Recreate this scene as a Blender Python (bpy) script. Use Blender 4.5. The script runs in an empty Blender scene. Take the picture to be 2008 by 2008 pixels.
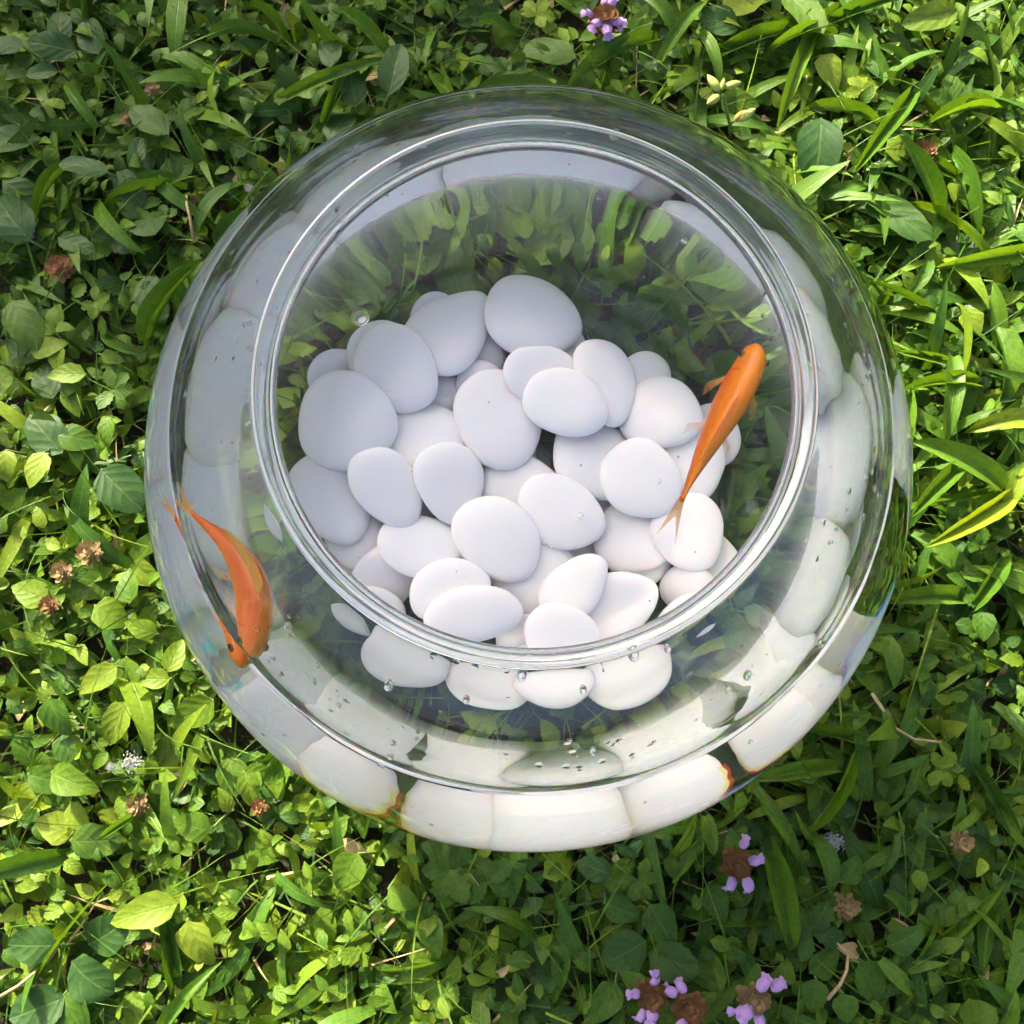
import bpy, math, random
import numpy as np
from mathutils import Vector, Matrix

# ------------------------------------------------------------------ camera, sky, sun, exposure
scene = bpy.context.scene
R = math.radians
EQ = 0.124                       # height of the bowl's widest ring above the soil

cam_data = bpy.data.cameras.new("camera")
cam_data.sensor_width = 36.0
cam_data.sensor_fit = 'HORIZONTAL'
cam_data.angle = R(52.0)
cam_data.clip_start = 0.01
cam_data.clip_end = 2000.0
cam = bpy.data.objects.new("camera", cam_data)
scene.collection.objects.link(cam)
_th, _roll = 0.1614, 0.0242
_f = Vector((0, math.sin(_th), -math.cos(_th)))
_u = Vector((0, math.cos(_th), math.sin(_th)))
_r = Vector((1, 0, 0))
_r2 = _r * math.cos(_roll) + _u * math.sin(_roll)
_u2 = -_r * math.sin(_roll) + _u * math.cos(_roll)
cam.matrix_world = Matrix(((_r2.x, _u2.x, -_f.x, -0.0057),
                           (_r2.y, _u2.y, -_f.y, -0.0865),
                           (_r2.z, _u2.z, -_f.z, 0.4255 + EQ),
                           (0, 0, 0, 1)))
scene.camera = cam

SUN_AZ = math.atan2(0.835, -0.55)     # the direction the sun stands in, over the ground
SUN_EL = R(28.0)
world = bpy.data.worlds.new("World")
scene.world = world
world.use_nodes = True
_wn = world.node_tree.nodes
_bg = _wn["Background"]
_sky = _wn.new("ShaderNodeTexSky")
_sky.sky_type = 'NISHITA'
_sky.sun_disc = False
_sky.sun_elevation = SUN_EL
_sky.sun_rotation = math.pi / 2 - SUN_AZ
_sky.altitude = 0.0
_sky.air_density = 0.55
_sky.dust_density = 9.0
_sky.ozone_density = 0.3
world.node_tree.links.new(_sky.outputs[0], _bg.inputs[0])
_bg.inputs[1].default_value = 0.145

sun_data = bpy.data.lights.new("sun", 'SUN')
sun_data.energy = 5.0
sun_data.angle = R(0.5)
sun_data.color = (1.0, 0.91, 0.72)
sun = bpy.data.objects.new("sun", sun_data)
scene.collection.objects.link(sun)
_sd = Vector((math.cos(SUN_AZ) * math.cos(SUN_EL), math.sin(SUN_AZ) * math.cos(SUN_EL), math.sin(SUN_EL)))
sun.rotation_euler = _sd.to_track_quat('Z', 'Y').to_euler()
sun.location = _sd * 5

scene.view_settings.view_transform = 'Standard'
scene.view_settings.look = 'None'
scene.view_settings.gamma = 1.0
scene.view_settings.use_curve_mapping = False
scene.view_settings.exposure = 1.80

cy = scene.cycles
cy.max_bounces = 28
cy.transmission_bounces = 28
cy.glossy_bounces = 28
cy.diffuse_bounces = 3
cy.transparent_max_bounces = 16
cy.caustics_refractive = True
cy.caustics_reflective = True
cy.blur_glossy = 0.1
cy.sample_clamp_indirect = 0.7
cy.use_adaptive_sampling = True
cy.adaptive_threshold = 0.05
cy.adaptive_min_samples = 24
cy.use_denoising = True
try:
    cy.denoiser = 'OPENIMAGEDENOISE'
    cy.denoising_input_passes = 'RGB_ALBEDO_NORMAL'
    cy.denoising_prefilter = 'ACCURATE'
except Exception:
    pass

# ------------------------------------------------------------------ helpers
COL = scene.collection

def link(name, mesh, mat=None, parent=None, smooth=True):
    o = bpy.data.objects.new(name, mesh)
    COL.objects.link(o)
    if mat is not None and not mesh.materials:
        mesh.materials.append(mat)
    if smooth:
        mesh.polygons.foreach_set("use_smooth", [True] * len(mesh.polygons))
    if parent is not None:
        o.parent = parent
    return o

def tag(o, label=None, cat=None, group=None, kind=None):
    if label: o["label"] = label
    if cat: o["category"] = cat
    if group: o["group"] = group
    if kind: o["kind"] = kind
    return o

def empty(name, loc=(0, 0, 0), rz=0.0):
    o = bpy.data.objects.new(name, None)
    o.empty_display_size = 0.01
    COL.objects.link(o)
    o.location = loc
    o.rotation_euler = (0, 0, rz)
    return o

def pymesh(name, v, f):
    m = bpy.data.meshes.new(name)
    m.from_pydata([tuple(p) for p in v], [], f)
    m.update()
    return m

def lathe(name, prof, seg=224, closed_start=False, closed_end=False, flip=False):
    """prof: list of (r, z) from first to last; r==0 ends become fans."""
    v, f, rings = [], [], []
    for r, z in prof:
        if r < 1e-7:
            rings.append([len(v)]); v.append((0, 0, z))
        else:
            i0 = len(v)
            for k in range(seg):
                a = 2 * math.pi * k / seg
                v.append((r * math.cos(a), r * math.sin(a), z))
            rings.append(list(range(i0, i0 + seg)))
    for A, B in zip(rings[:-1], rings[1:]):
        for k in range(seg):
            k2 = (k + 1) % seg
            if len(A) == 1: q = (A[0], B[k2], B[k])
            elif len(B) == 1: q = (A[k], A[k2], B[0])
            else: q = (A[k], A[k2], B[k2], B[k])
            f.append(tuple(reversed(q)) if flip else q)
    return pymesh(name, v, f)

def catmull(pts, n=6):
    P = [pts[0]] + list(pts) + [pts[-1]]
    out = []
    for i in range(1, len(P) - 2):
        p0, p1, p2, p3 = [np.array(p, float) for p in P[i - 1:i + 3]]
        for k in range(n):
            t = k / n
            out.append(tuple(0.5 * (2 * p1 + (p2 - p0) * t + (2 * p0 - 5 * p1 + 4 * p2 - p3) * t * t
                                    + (3 * p1 - p0 - 3 * p2 + p3) * t ** 3)))
    out.append(tuple(pts[-1]))
    return out

class NT:
    """tiny node-tree writer"""
    def __init__(self, name):
        self.mat = bpy.data.materials.new(name)
        self.mat.use_nodes = True
        self.t = self.mat.node_tree
        self.t.nodes.clear()
        self.out = self.t.nodes.new("ShaderNodeOutputMaterial")
    def n(self, kind, **kw):
        nd = self.t.nodes.new(kind)
        for k, val in kw.items():
            if k.startswith("i_"):
                key = k[2:]
                key = int(key) if key.isdigit() else key.replace("_", " ")
                s = nd.inputs[key]
                if isinstance(val, bpy.types.NodeSocket): self.t.links.new(val, s)
                else: s.default_value = val
            else:
                setattr(nd, k, val)
        return nd
    def l(self, a, b): self.t.links.new(a, b)
    def math(self, op, a, b=None, c=None, clamp=False):
        nd = self.t.nodes.new("ShaderNodeMath"); nd.operation = op; nd.use_clamp = clamp
        for i, x in enumerate((a, b, c)):
            if x is None: continue
            if isinstance(x, bpy.types.NodeSocket): self.t.links.new(x, nd.inputs[i])
            else: nd.inputs[i].default_value = x
        return nd.outputs[0]
    def mix(self, fac, a, b):
        nd = self.t.nodes.new("ShaderNodeMix"); nd.data_type = 'RGBA'
        for s, x in ((nd.inputs[0], fac), (nd.inputs[6], a), (nd.inputs[7], b)):
            if isinstance(x, bpy.types.NodeSocket): self.t.links.new(x, s)
            else: s.default_value = x if not isinstance(x, tuple) or len(x) == 4 else (*x, 1)
        return nd.outputs[2]
    def ramp(self, fac, stops):
        nd = self.t.nodes.new("ShaderNodeValToRGB")
        e = nd.color_ramp.elements
        while len(e) < len(stops): e.new(0.5)
        for el, (p, c) in zip(e, stops):
            el.position = p; el.color = (*c, 1) if len(c) == 3 else c
        self.t.links.new(fac, nd.inputs[0])
        return nd.outputs[0]
    def done(self, shader):
        self.t.links.new(shader, self.out.inputs[0])
        return self.mat

# ------------------------------------------------------------------ clear materials
def dielectric(name, ior, tint=(1, 1, 1), rough=0.0, spread=0.0, wave=0.0, wscale=20.0, spots=0.0):
    m = NT(name)
    def wavy(g):
        if wave <= 0: return g
        tc = m.n("ShaderNodeTexCoord")
        nz = m.n("ShaderNodeTexNoise", i_Scale=wscale, i_Detail=2.0); m.l(tc.outputs["Object"], nz.inputs["Vector"])
        hh = nz.outputs[0]
        if spots > 0:                    # dried splashes and specks on the glass
            vo = m.n("ShaderNodeTexVoronoi", i_Scale=150.0); m.l(tc.outputs["Object"], vo.inputs["Vector"])
            mk = m.n("ShaderNodeTexNoise", i_Scale=34.0, i_Detail=3.0); m.l(tc.outputs["Object"], mk.inputs["Vector"])
            d = m.math('SUBTRACT', 1.0, m.math('MULTIPLY', vo.outputs["Distance"], 5.0), clamp=True)
            hh = m.math('ADD', hh, m.math('MULTIPLY', m.math('MULTIPLY', d, m.math('GREATER_THAN', mk.outputs[0], 0.60)), spots))
        b = m.n("ShaderNodeBump", i_Strength=1.0, i_Distance=wave); m.l(hh, b.inputs["Height"])
        m.l(b.outputs[0], g.inputs["Normal"])
        return g
    if spread <= 0:
        g = wavy(m.n("ShaderNodeBsdfGlass", i_Color=(*tint, 1), i_Roughness=rough, i_IOR=ior))
        return m.done(g.outputs[0])
    # colours bend by different amounts, as in real glass and water
    parts = []
    for k, c in enumerate(((1, 0, 0), (0, 1, 0), (0, 0, 1))):
        col = tuple(c[i] * tint[i] for i in range(3))
        d = 1 + spread * (k - 1)
        parts.append(wavy(m.n("ShaderNodeBsdfGlass", i_Color=(*col, 1), i_Roughness=rough, i_IOR=ior * d)))
    a = m.n("ShaderNodeAddShader", i_0=parts[0].outputs[0], i_1=parts[1].outputs[0])
    b = m.n("ShaderNodeAddShader", i_0=a.outputs[0], i_1=parts[2].outputs[0])
    g = wavy(m.n("ShaderNodeBsdfGlass", i_Color=(*tint, 1), i_Roughness=rough, i_IOR=ior))
    x = m.n("ShaderNodeMixShader", i_0=0.6); m.l(g.outputs[0], x.inputs[1]); m.l(b.outputs[0], x.inputs[2])
    return m.done(x.outputs[0])

N_GLASS, N_WATER = 1.50, 1.333
M_GLASS = dielectric("clear_glass", N_GLASS, (0.985, 0.995, 0.99), wave=0.0002, wscale=26.0, spots=0.9)
M_GLASS_SIDE = dielectric("clear_glass_side", N_GLASS, (0.985, 0.995, 0.99), spread=0.008, wave=0.0002, wscale=26.0, spots=0.9)
M_WATER_TOP = dielectric("water_surface", N_WATER, wave=0.00015, wscale=24.0)
M_WATER_SIDE = dielectric("water_against_glass", N_WATER / N_GLASS)
M_BUBBLE = dielectric("air_bubble", 1.0 / N_WATER)
M_DROP = dielectric("water_drop", N_WATER)

# ------------------------------------------------------------------ the bowl: outer and inner profile, heights from the widest ring
AO, BOL, BOU = 0.150, 0.152, 0.144
AI, BIL, BIU = 0.1465, 0.1485, 0.1405
Z_WATER = 0.0790
def ell(a, b, z): return a * math.sqrt(max(0.0, 1 - (z / b) ** 2))

outer = catmull([(0, -.1098), (.04, -.1100), (.070, -.1106), (.080, -.1116), (.088, -.1122), (.0955, -.1110), (.1035, -.1062)], 5)[:-1]
t0, t1 = math.asin(-.1045 / BOL), 0.0
for k in range(41):
    t = t0 + (t1 - t0) * k / 40
    outer.append((AO * math.cos(t), BOL * math.sin(t)))
t1 = math.asin(.1192 / BOU)
for k in range(1, 41):
    t = t1 * k / 40
    outer.append((AO * math.cos(t), BOU * math.sin(t)))
_mid = catmull([(.0815, .1188), (.0794, .1203), (.0781, .1222), (.0777, .1245), (.0783, .1268), (.0797, .1285), (.0814, .1294)], 6)   # middle of the glass sheet at the neck
lip_o, lip_i = [], []
for _k, (_r_, _z_) in enumerate(_mid):
    _q0, _q1 = _mid[max(0, _k - 1)], _mid[min(len(_mid) - 1, _k + 1)]
    _d = math.hypot(_q1[0] - _q0[0], _q1[1] - _q0[1]); _nx, _nz = (_q1[1] - _q0[1]) / _d, -(_q1[0] - _q0[0]) / _d
    _h = 0.00150 - 0.00030 * math.sin(math.pi * min(1, _k / (len(_mid) - 1)))
    lip_o.append((_r_ + _nx * _h, _z_ + _nz * _h)); lip_i.append((_r_ - _nx * _h, _z_ - _nz * _h))
_e = _mid[-1]; _a0 = math.atan2(lip_o[-1][1] - _e[1], lip_o[-1][0] - _e[0])
cap = [(_e[0] + 0.00150 * math.cos(_a0 + math.pi * _k / 8), _e[1] + 0.00150 * math.sin(_a0 + math.pi * _k / 8)) for _k in range(1, 8)]
lip = [outer[-1]] + [p for p in lip_o if p[1] > outer[-1][1] + .0006] + cap + [p for p in reversed(lip_i) if p[1] > .1176]
outer += lip[1:]
ti = math.asin(.1166 / BIU)
tw = math.asin((Z_WATER + .0030) / BIU)
inner_up = []
for k in range(0, 25):
    t = ti + (tw - ti) * k / 24
    inner_up.append((AI * math.cos(t), BIU * math.sin(t)))
glass_prof = outer + inner_up
wl = inner_up[-1]
tl = math.asin(-.0985 / BIL)
water_side = catmull([(0, -.1065), (.03, -.1065), (.06, -.1065), (.078, -.1064), (.089, -.1058), (.0985, -.1036), (AI * math.cos(tl), BIL * math.sin(tl))], 5)
for k in range(1, 41):
    t = tl + (0 - tl) * k / 40
    water_side.append((AI * math.cos(t), BIL * math.sin(t)))
for k in range(1, 31):
    t = tw * k / 30
    water_side.append((AI * math.cos(t), BIU * math.sin(t)))
water_top = [(wl[0] - d, Z_WATER + .0030 * math.exp(-d / .0016)) for d in (.0003, .0007, .0012, .0018, .0026, .0036, .0050, .0070, .0095)]
water_top += [(wl[0] * f, Z_WATER) for f in (.85, .6, .35, .12)] + [(0, Z_WATER)]

bowl = link("glass_bowl", lathe("glass_bowl", glass_prof), M_GLASS)
bowl.location = (0, 0, EQ)
bowl.data.materials.append(M_GLASS_SIDE)
for _p in bowl.data.polygons:
    _c = _p.center
    if -0.055 < _c.z < 0.075 and math.hypot(_c.x, _c.y) > AO * 0.8: _p.material_index = 1
tag(bowl, "large round clear glass fishbowl with an open thick rim, standing on the lawn", "fishbowl")

wm = lathe("water", water_side + water_top)
water = bpy.data.objects.new("water", wm)
COL.objects.link(water)
wm.materials.append(M_WATER_SIDE); wm.materials.append(M_WATER_TOP)
nside = (len(water_side) - 1) * 224
wm.polygons.foreach_set("material_index", [0 if i < nside else 1 for i in range(len(wm.polygons))])
wm.polygons.foreach_set("use_smooth", [True] * len(wm.polygons))
water.location = (0, 0, EQ)
tag(water, "clear water filling the glass fishbowl to below its shoulder", "water", kind="thing")

# ------------------------------------------------------------------ pebbles
def mat_pebble():
    m = NT("white_pebble")
    geo = m.n("ShaderNodeTexCoord")
    info = m.n("ShaderNodeObjectInfo")
    nz = m.n("ShaderNodeTexNoise", i_Scale=90.0, i_Detail=4.0, i_Roughness=0.6); m.l(geo.outputs["Object"], nz.inputs["Vector"])
    n2 = m.n("ShaderNodeTexNoise", i_Scale=900.0, i_Detail=3.0, i_Roughness=0.7); m.l(geo.outputs["Object"], n2.inputs["Vector"])
    c = m.mix(m.math('MULTIPLY', nz.outputs[0], 0.9, clamp=True), (0.86, 0.815, 0.775), (0.88, 0.86, 0.84))
    c = m.mix(m.math('MULTIPLY', info.outputs["Random"], 0.35), c, (0.84, 0.79, 0.75))
    spk = m.math('GREATER_THAN', n2.outputs[0], 0.735)
    c = m.mix(m.math('MULTIPLY', spk, 0.25), c, (0.45, 0.42, 0.38))
    b = m.n("ShaderNodeBump", i_Strength=0.12, i_Distance=0.0004); m.l(n2.outputs[0], b.inputs["Height"])
    p = m.n("ShaderNodeBsdfPrincipled", i_Roughness=0.55); m.l(c, p.inputs["Base Color"]); m.l(b.outputs[0], p.inputs["Normal"])
    p.inputs["Specular IOR Level"].default_value = 0.15
    return m.done(p.outputs[0])
M_PEBBLE = mat_pebble()

PEBBLES = [
(-0.0432,0.0791,0.0216,0.0175,0.0140,0.0040,-1.6059,0.0155,-0.0680,0.9976,0.0500),
(-0.0091,0.0840,0.0210,0.0165,0.0159,0.0041,-2.4215,0.0000,0.0000,1.0000,0.0500),
(-0.0862,0.0512,0.0262,0.0169,0.0150,0.0040,-0.5193,0.4230,-0.2037,0.8829,0.0500),
(-0.0575,0.0517,0.0216,0.0165,0.0135,0.0040,-1.3298,-0.1254,-0.0604,0.9903,0.0500),
(-0.0275,0.0534,0.0217,0.0155,0.0150,0.0040,-2.1419,0.0868,-0.1088,0.9903,0.0500),
(0.0055,0.0541,0.0209,0.0151,0.0157,0.0040,-2.9743,0.0000,0.0000,1.0000,0.0500),
(0.0394,0.0546,0.0209,0.0158,0.0139,0.0040,-0.6753,0.0000,0.0000,1.0000,0.0500),
(-0.0703,0.0225,0.0209,0.0151,0.0138,0.0040,-1.8560,0.0000,0.0000,1.0000,0.0500),
(-0.0414,0.0263,0.0224,0.0156,0.0157,0.0040,-2.6873,0.0463,-0.2027,0.9781,0.0500),
(-0.0109,0.0236,0.0226,0.0166,0.0144,0.0041,-0.3831,0.1392,0.0000,0.9903,0.0500),
(0.0556,0.0251,0.0209,0.0166,0.0153,0.0040,-2.0245,0.0000,0.0000,1.0000,0.0500),
(0.0859,0.0295,0.0224,0.0154,0.0148,0.0040,-2.8384,0.0435,-0.0545,0.9976,0.0500),
(-0.0856,-0.0060,0.0209,0.0156,0.0133,0.0040,-1.5753,0.0000,0.0000,1.0000,0.0500),
(-0.0530,-0.0015,0.0216,0.0164,0.0148,0.0040,-2.4054,-0.0155,-0.0680,0.9976,0.0500),
(-0.0229,-0.0044,0.0226,0.0167,0.0151,0.0041,-0.0986,0.1873,-0.0902,0.9781,0.0500),
(0.0057,-0.0004,0.0225,0.0162,0.0135,0.0040,-0.9265,0.1296,-0.1626,0.9781,0.0500),
(0.0367,-0.0023,0.0209,0.0154,0.0143,0.0040,-1.7485,0.0000,0.0000,1.0000,0.0500),
(0.0698,0.0007,0.0223,0.0149,0.0152,0.0040,-2.5608,0.0463,-0.2027,0.9781,0.0500),
(-0.0685,-0.0309,0.0211,0.0160,0.0153,0.0040,-2.9566,0.0000,0.0000,1.0000,0.0500),
(-0.0365,-0.0304,0.0222,0.0152,0.0140,0.0040,-0.6374,-0.1296,-0.1626,0.9781,0.0500),
(-0.0074,-0.0289,0.0213,0.0147,0.0134,0.0040,-1.4593,0.0435,-0.0545,0.9976,0.0500),
(0.0215,-0.0294,0.0209,0.0152,0.0151,0.0040,-2.2823,0.0000,0.0000,1.0000,0.0500),
(0.0528,-0.0269,0.0212,0.0161,0.0145,0.0040,-3.1013,0.0435,-0.0545,0.9976,0.0500),
(0.0859,-0.0285,0.0212,0.0164,0.0134,0.0040,-0.7988,-0.0698,0.0000,0.9976,0.0500),
(-0.0239,0.0645,0.0283,0.0139,0.0121,0.0040,-0.3316,0.0628,0.0303,0.9976,0.0000),
(0.0155,0.0707,0.0244,0.0136,0.0126,0.0040,0.7321,0.2336,0.2929,0.9272,0.0000),
(-0.0680,0.0639,0.0296,0.0175,0.0159,0.0044,0.3884,0.1392,0.0000,0.9903,0.0000),
(-0.0400,0.0473,0.0286,0.0113,0.0102,0.0040,-1.0261,0.0155,0.0680,0.9976,0.0000),
(-0.0222,0.0509,0.0324,0.0116,0.0109,0.0040,0.0255,0.0463,-0.2027,0.9781,0.0000),
(-0.0467,0.0080,0.0282,0.0117,0.0105,0.0040,-1.0206,0.0000,0.0000,1.0000,0.0000),
(-0.0013,-0.0001,0.0304,0.0214,0.0180,0.0051,-0.1529,-0.0310,-0.1357,0.9903,0.1000),
(0.0056,-0.0370,0.0288,0.0216,0.0198,0.0060,-0.6769,0.0310,-0.1357,0.9903,0.1000),
(0.0502,-0.0196,0.0279,0.0187,0.0168,0.0042,0.0221,0.0000,0.0000,1.0000,0.1000),
(-0.0494,0.0222,0.0341,0.0225,0.0192,0.0058,0.4718,-0.0868,0.1088,0.9903,0.1000),
(0.0761,0.0177,0.0301,0.0200,0.0175,0.0052,-1.3986,0.0435,0.0545,0.9976,0.1000),
(0.0555,0.0562,0.0257,0.0133,0.0127,0.0040,-0.3390,0.2079,0.0000,0.9781,0.0000),
(0.0396,-0.0525,0.0283,0.0239,0.0169,0.0060,0.7151,0.1045,-0.4577,0.8829,0.1000),
(-0.0769,-0.0226,0.0271,0.0152,0.0140,0.0040,-1.0107,-0.0628,0.0303,0.9976,0.0000),
(0.0761,-0.0418,0.0243,0.0134,0.0120,0.0040,0.0222,-0.2927,-0.3670,0.8829,0.0000),
(-0.0631,-0.0411,0.0289,0.0185,0.0147,0.0049,0.9095,0.2927,-0.3670,0.8829,0.1000),
(0.0044,-0.0688,0.0247,0.0170,0.0149,0.0040,0.0239,-0.1045,-0.4577,0.8829,0.0000),
(-0.0286,-0.0228,0.0295,0.0109,0.0105,0.0040,0.0249,0.0000,0.0000,1.0000,0.0000),
(-0.1074,-0.0118,0.0323,0.0157,0.0123,0.0040,-1.0064,0.4695,0.0000,0.8829,0.0000),
(0.0759,-0.0552,0.0262,0.0156,0.0107,0.0040,0.5401,-0.1045,-0.4577,0.8829,0.0000),
(-0.0149,-0.0859,0.0228,0.0200,0.0137,0.0048,-0.2345,-0.1296,-0.1626,0.9781,0.1000),
(0.0483,-0.0804,0.0265,0.0220,0.0162,0.0052,0.2819,0.0155,-0.0680,0.9976,0.1000),
(-0.0689,-0.0565,0.0314,0.0169,0.0127,0.0040,-0.3216,0.1045,-0.4577,0.8829,0.0000),
(0.0339,0.0156,0.0309,0.0240,0.0182,0.0062,-0.4226,0.1873,0.0902,0.9781,0.1000),
(-0.0126,0.0324,0.0376,0.0237,0.0205,0.0056,-1.1169,0.0698,0.0000,0.9976,0.1500),
(-0.0365,0.0754,0.0333,0.0238,0.0189,0.0054,0.9160,-0.0651,0.2850,0.9563,0.2500),
(0.0023,0.0824,0.0327,0.0245,0.0214,0.0068,-0.3357,0.2336,0.2929,0.9272,0.2000),
(-0.0600,0.0542,0.0387,0.0234,0.0180,0.0049,-0.8519,-0.1873,-0.0902,0.9781,0.2000),
(0.0622,0.0377,0.0342,0.0192,0.0178,0.0050,-0.3385,-0.1296,0.1626,0.9781,0.1000),
(-0.0882,-0.0049,0.0340,0.0230,0.0186,0.0059,-1.1808,0.1873,0.0902,0.9781,0.1000),
(-0.0463,-0.0263,0.0355,0.0195,0.0150,0.0040,-0.1500,0.0868,0.1088,0.9903,0.1000),
(-0.0520,-0.0774,0.0272,0.0209,0.0132,0.0049,-0.2345,0.0651,-0.2850,0.9563,0.1500),
(0.0136,-0.0829,0.0307,0.0202,0.0146,0.0046,-0.1488,-0.0435,-0.0545,0.9976,0.1000),
(0.0751,-0.0170,0.0325,0.0184,0.0165,0.0042,-1.1355,0.0155,-0.0680,0.9976,0.1000),
(-0.0819,0.0293,0.0396,0.0240,0.0225,0.0069,-0.5010,-0.0628,-0.0303,0.9976,0.0800),
(0.0084,0.0526,0.0399,0.0198,0.0151,0.0043,-0.1558,0.2079,0.0000,0.9781,0.1000),
(0.0359,0.0517,0.0375,0.0213,0.0153,0.0047,-1.4221,0.3375,0.1625,0.9272,0.1000),
(0.0177,0.0396,0.0450,0.0201,0.0154,0.0052,-0.2452,-0.0435,-0.0545,0.9976,0.1000),
(0.0528,0.0063,0.0372,0.0191,0.0179,0.0043,-1.0438,-0.0155,-0.0680,0.9976,0.1000),
(-0.0624,-0.0008,0.0411,0.0207,0.0144,0.0049,-0.8107,0.1296,-0.1626,0.9781,0.1000),
(-0.0339,0.0023,0.0393,0.0192,0.0161,0.0049,-1.2808,0.2634,-0.1269,0.9563,0.1200),
(0.0164,-0.0098,0.0365,0.0210,0.0167,0.0044,-0.5945,0.0155,-0.0680,0.9976,0.1000),
(-0.0116,-0.0228,0.0386,0.0215,0.0181,0.0058,-0.7638,-0.0310,-0.1357,0.9903,0.1200),
(0.0230,-0.0438,0.0369,0.0180,0.0128,0.0040,0.7531,-0.2079,0.0000,0.9781,0.1000),
(-0.0329,-0.0458,0.0381,0.0193,0.0133,0.0040,0.3397,-0.0310,-0.1357,0.9903,0.1000),
(-0.0213,-0.0566,0.0412,0.0217,0.0131,0.0052,0.1287,0.1296,-0.1626,0.9781,0.1000),
(0.0178,-0.0653,0.0379,0.0176,0.0142,0.0040,-0.3243,-0.0463,-0.2027,0.9781,0.1000),
]
def pebble_mesh(a, b, t, egg, seed):
    rnd = random.Random(seed)
    ph = [rnd.uniform(0, 6.28) for _ in range(4)]
    U, V = 36, 12
    v, f = [], []
    def pt(u, rho, s):
        w = 1 + 0.03 * math.sin(2 * u + ph[0]) + 0.032 * math.sin(3 * u + ph[1]) + 0.01 * math.sin(5 * u + ph[2])
        x = rho * math.cos(u) * w; y = rho * math.sin(u) * (1 - egg * rho * math.cos(u)) * w
        z = t * max(0.0, 1 - rho ** 3.0) ** (1 / 2.0)
        z *= 1 + 0.08 * math.sin(2.5 * x + ph[3]) 
        return (a * x, b * y, s * z)
    rings = []
    for j in range(V, -1, -1):         # underside, centre to edge
        rho = math.sin(0.5 * math.pi * (1 - j / V)) if j < V else 0
        rings.append((rho, -1))
    for j in range(1, V + 1):
        rho = math.sin(0.5 * math.pi * (1 - j / V)) if j < V else 0
        rings.append((rho, 1))
    idx = []
    for rho, s in rings:
        if rho == 0:
            idx.append([len(v)]); v.append(pt(0, 0, s))
        else:
            i0 = len(v)
            v += [pt(2 * math.pi * k / U, rho, s) for k in range(U)]
            idx.append(list(range(i0, i0 + U)))
    for A, B in zip(idx[:-1], idx[1:]):
        for k in range(U):
            k2 = (k + 1) % U
            if len(A) == 1: f.append((A[0], B[k2], B[k]))
            elif len(B) == 1: f.append((A[k], A[k2], B[0]))
            else: f.append((A[k], A[k2], B[k2], B[k]))
    return pymesh("pebble", v, f)

pebble_objs = []
for i, (x, y, z, a, b, t, wa, nx, ny, nz, egg) in enumerate(PEBBLES):
    o = link("pebble", pebble_mesh(a, b, t, egg, 100 + i), M_PEBBLE)
    n = Vector((nx, ny, nz)); X = Vector((math.cos(wa), math.sin(wa), 0)); X = (X - n * X.dot(n)).normalized(); Y = n.cross(X)
    o.matrix_world = Matrix(((X.x, Y.x, n.x, x), (X.y, Y.y, n.y, y), (X.z, Y.z, n.z, z), (0, 0, 0, 1)))
    pebble_objs.append(o)
PEBBLE_LABELS = ["white pebble mostly buried under the other pebbles in the bowl"] * 24 + [
 "white pebble sliver showing below the egg-shaped pebble at the pile's top",
 "white pebble half hidden below the topmost large round pebble",
 "white pebble showing behind the oval one at the pile's upper left",
 "small white pebble sliver right of the upper left oval pebble",
 "small white pebble edge above the pile's large central egg-shaped pebble",
 "small white pebble edge beside the upright oval one left of the middle",
 "wide white pebble partly covered by the oval one with the air bubble",
 "large white pebble lying under the middle of the pile's lower half",
 "half-covered white pebble between the right fish's tail and the pile's lower middle",
 "flat white pebble right beneath the largest round pebble on the left",
 "white pebble lying directly under the right goldfish's tail stalk",
 "white pebble edge showing above the round one beside the right goldfish",
 "long white pebble slanting into the rim's bottom right",
 "white pebble low at the pile's left, under the far left oval one",
 "white pebble at the rim's lower right, under the one below the fish tail",
 "white pebble passing behind the rim at the lower left",
 "white pebble cut by the rim's bottom, the left one of a pair",
 "small white pebble sliver between two big ones left of the pile's middle",
 "white pebble peeking out beyond the rim's left side",
 "white pebble peeking out beyond the rim's lower right side",
 "second white pebble from the left in the row below the rim",
 "rightmost large white pebble in the row below the rim",
 "white pebble just outside the rim at the lower left, above the row",
 "wide white pebble above the round one left of the right fish's tail",
 "large egg-shaped white pebble at the centre of the pile",
 "egg-shaped white pebble at the top of the pile, left of the topmost",
 "topmost large round white pebble of the pile",
 "oval white pebble at the pile's upper left",
 "round white pebble just left of the right goldfish's belly",
 "big oval white pebble at the pile's far left, touching the rim",
 "oval white pebble at the lower left, above the two slim tilted ones",
 "leftmost white pebble in the row below the rim",
 "third white pebble from the left in the row below the rim",
 "round white pebble directly below the right goldfish's tail fin",
 "largest round white pebble at the left of the pile",
 "tilted white pebble behind the small oval one, upper right of centre",
 "upright oval white pebble at the pile's upper right",
 "small oval white pebble lying in front, upper right of the pile's centre",
 "round white pebble left of the right goldfish's tail stalk",
 "slim slanting white pebble left of the upright oval one",
 "upright oval white pebble left of the pile's middle",
 "oval white pebble with an air bubble, right of the pile's middle",
 "thick oval white pebble lying on top in the pile's lower middle",
 "small slanting white pebble low in the pile, right of centre",
 "upper of the two slim tilted white pebbles at the pile's bottom left",
 "lower of the two slim tilted white pebbles at the pile's bottom left",
 "white pebble cut by the rim's bottom, the right one of a pair"]
for o, lb in zip(pebble_objs, PEBBLE_LABELS):
    tag(o, lb, "pebble", "white pebbles in the bowl")

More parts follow.
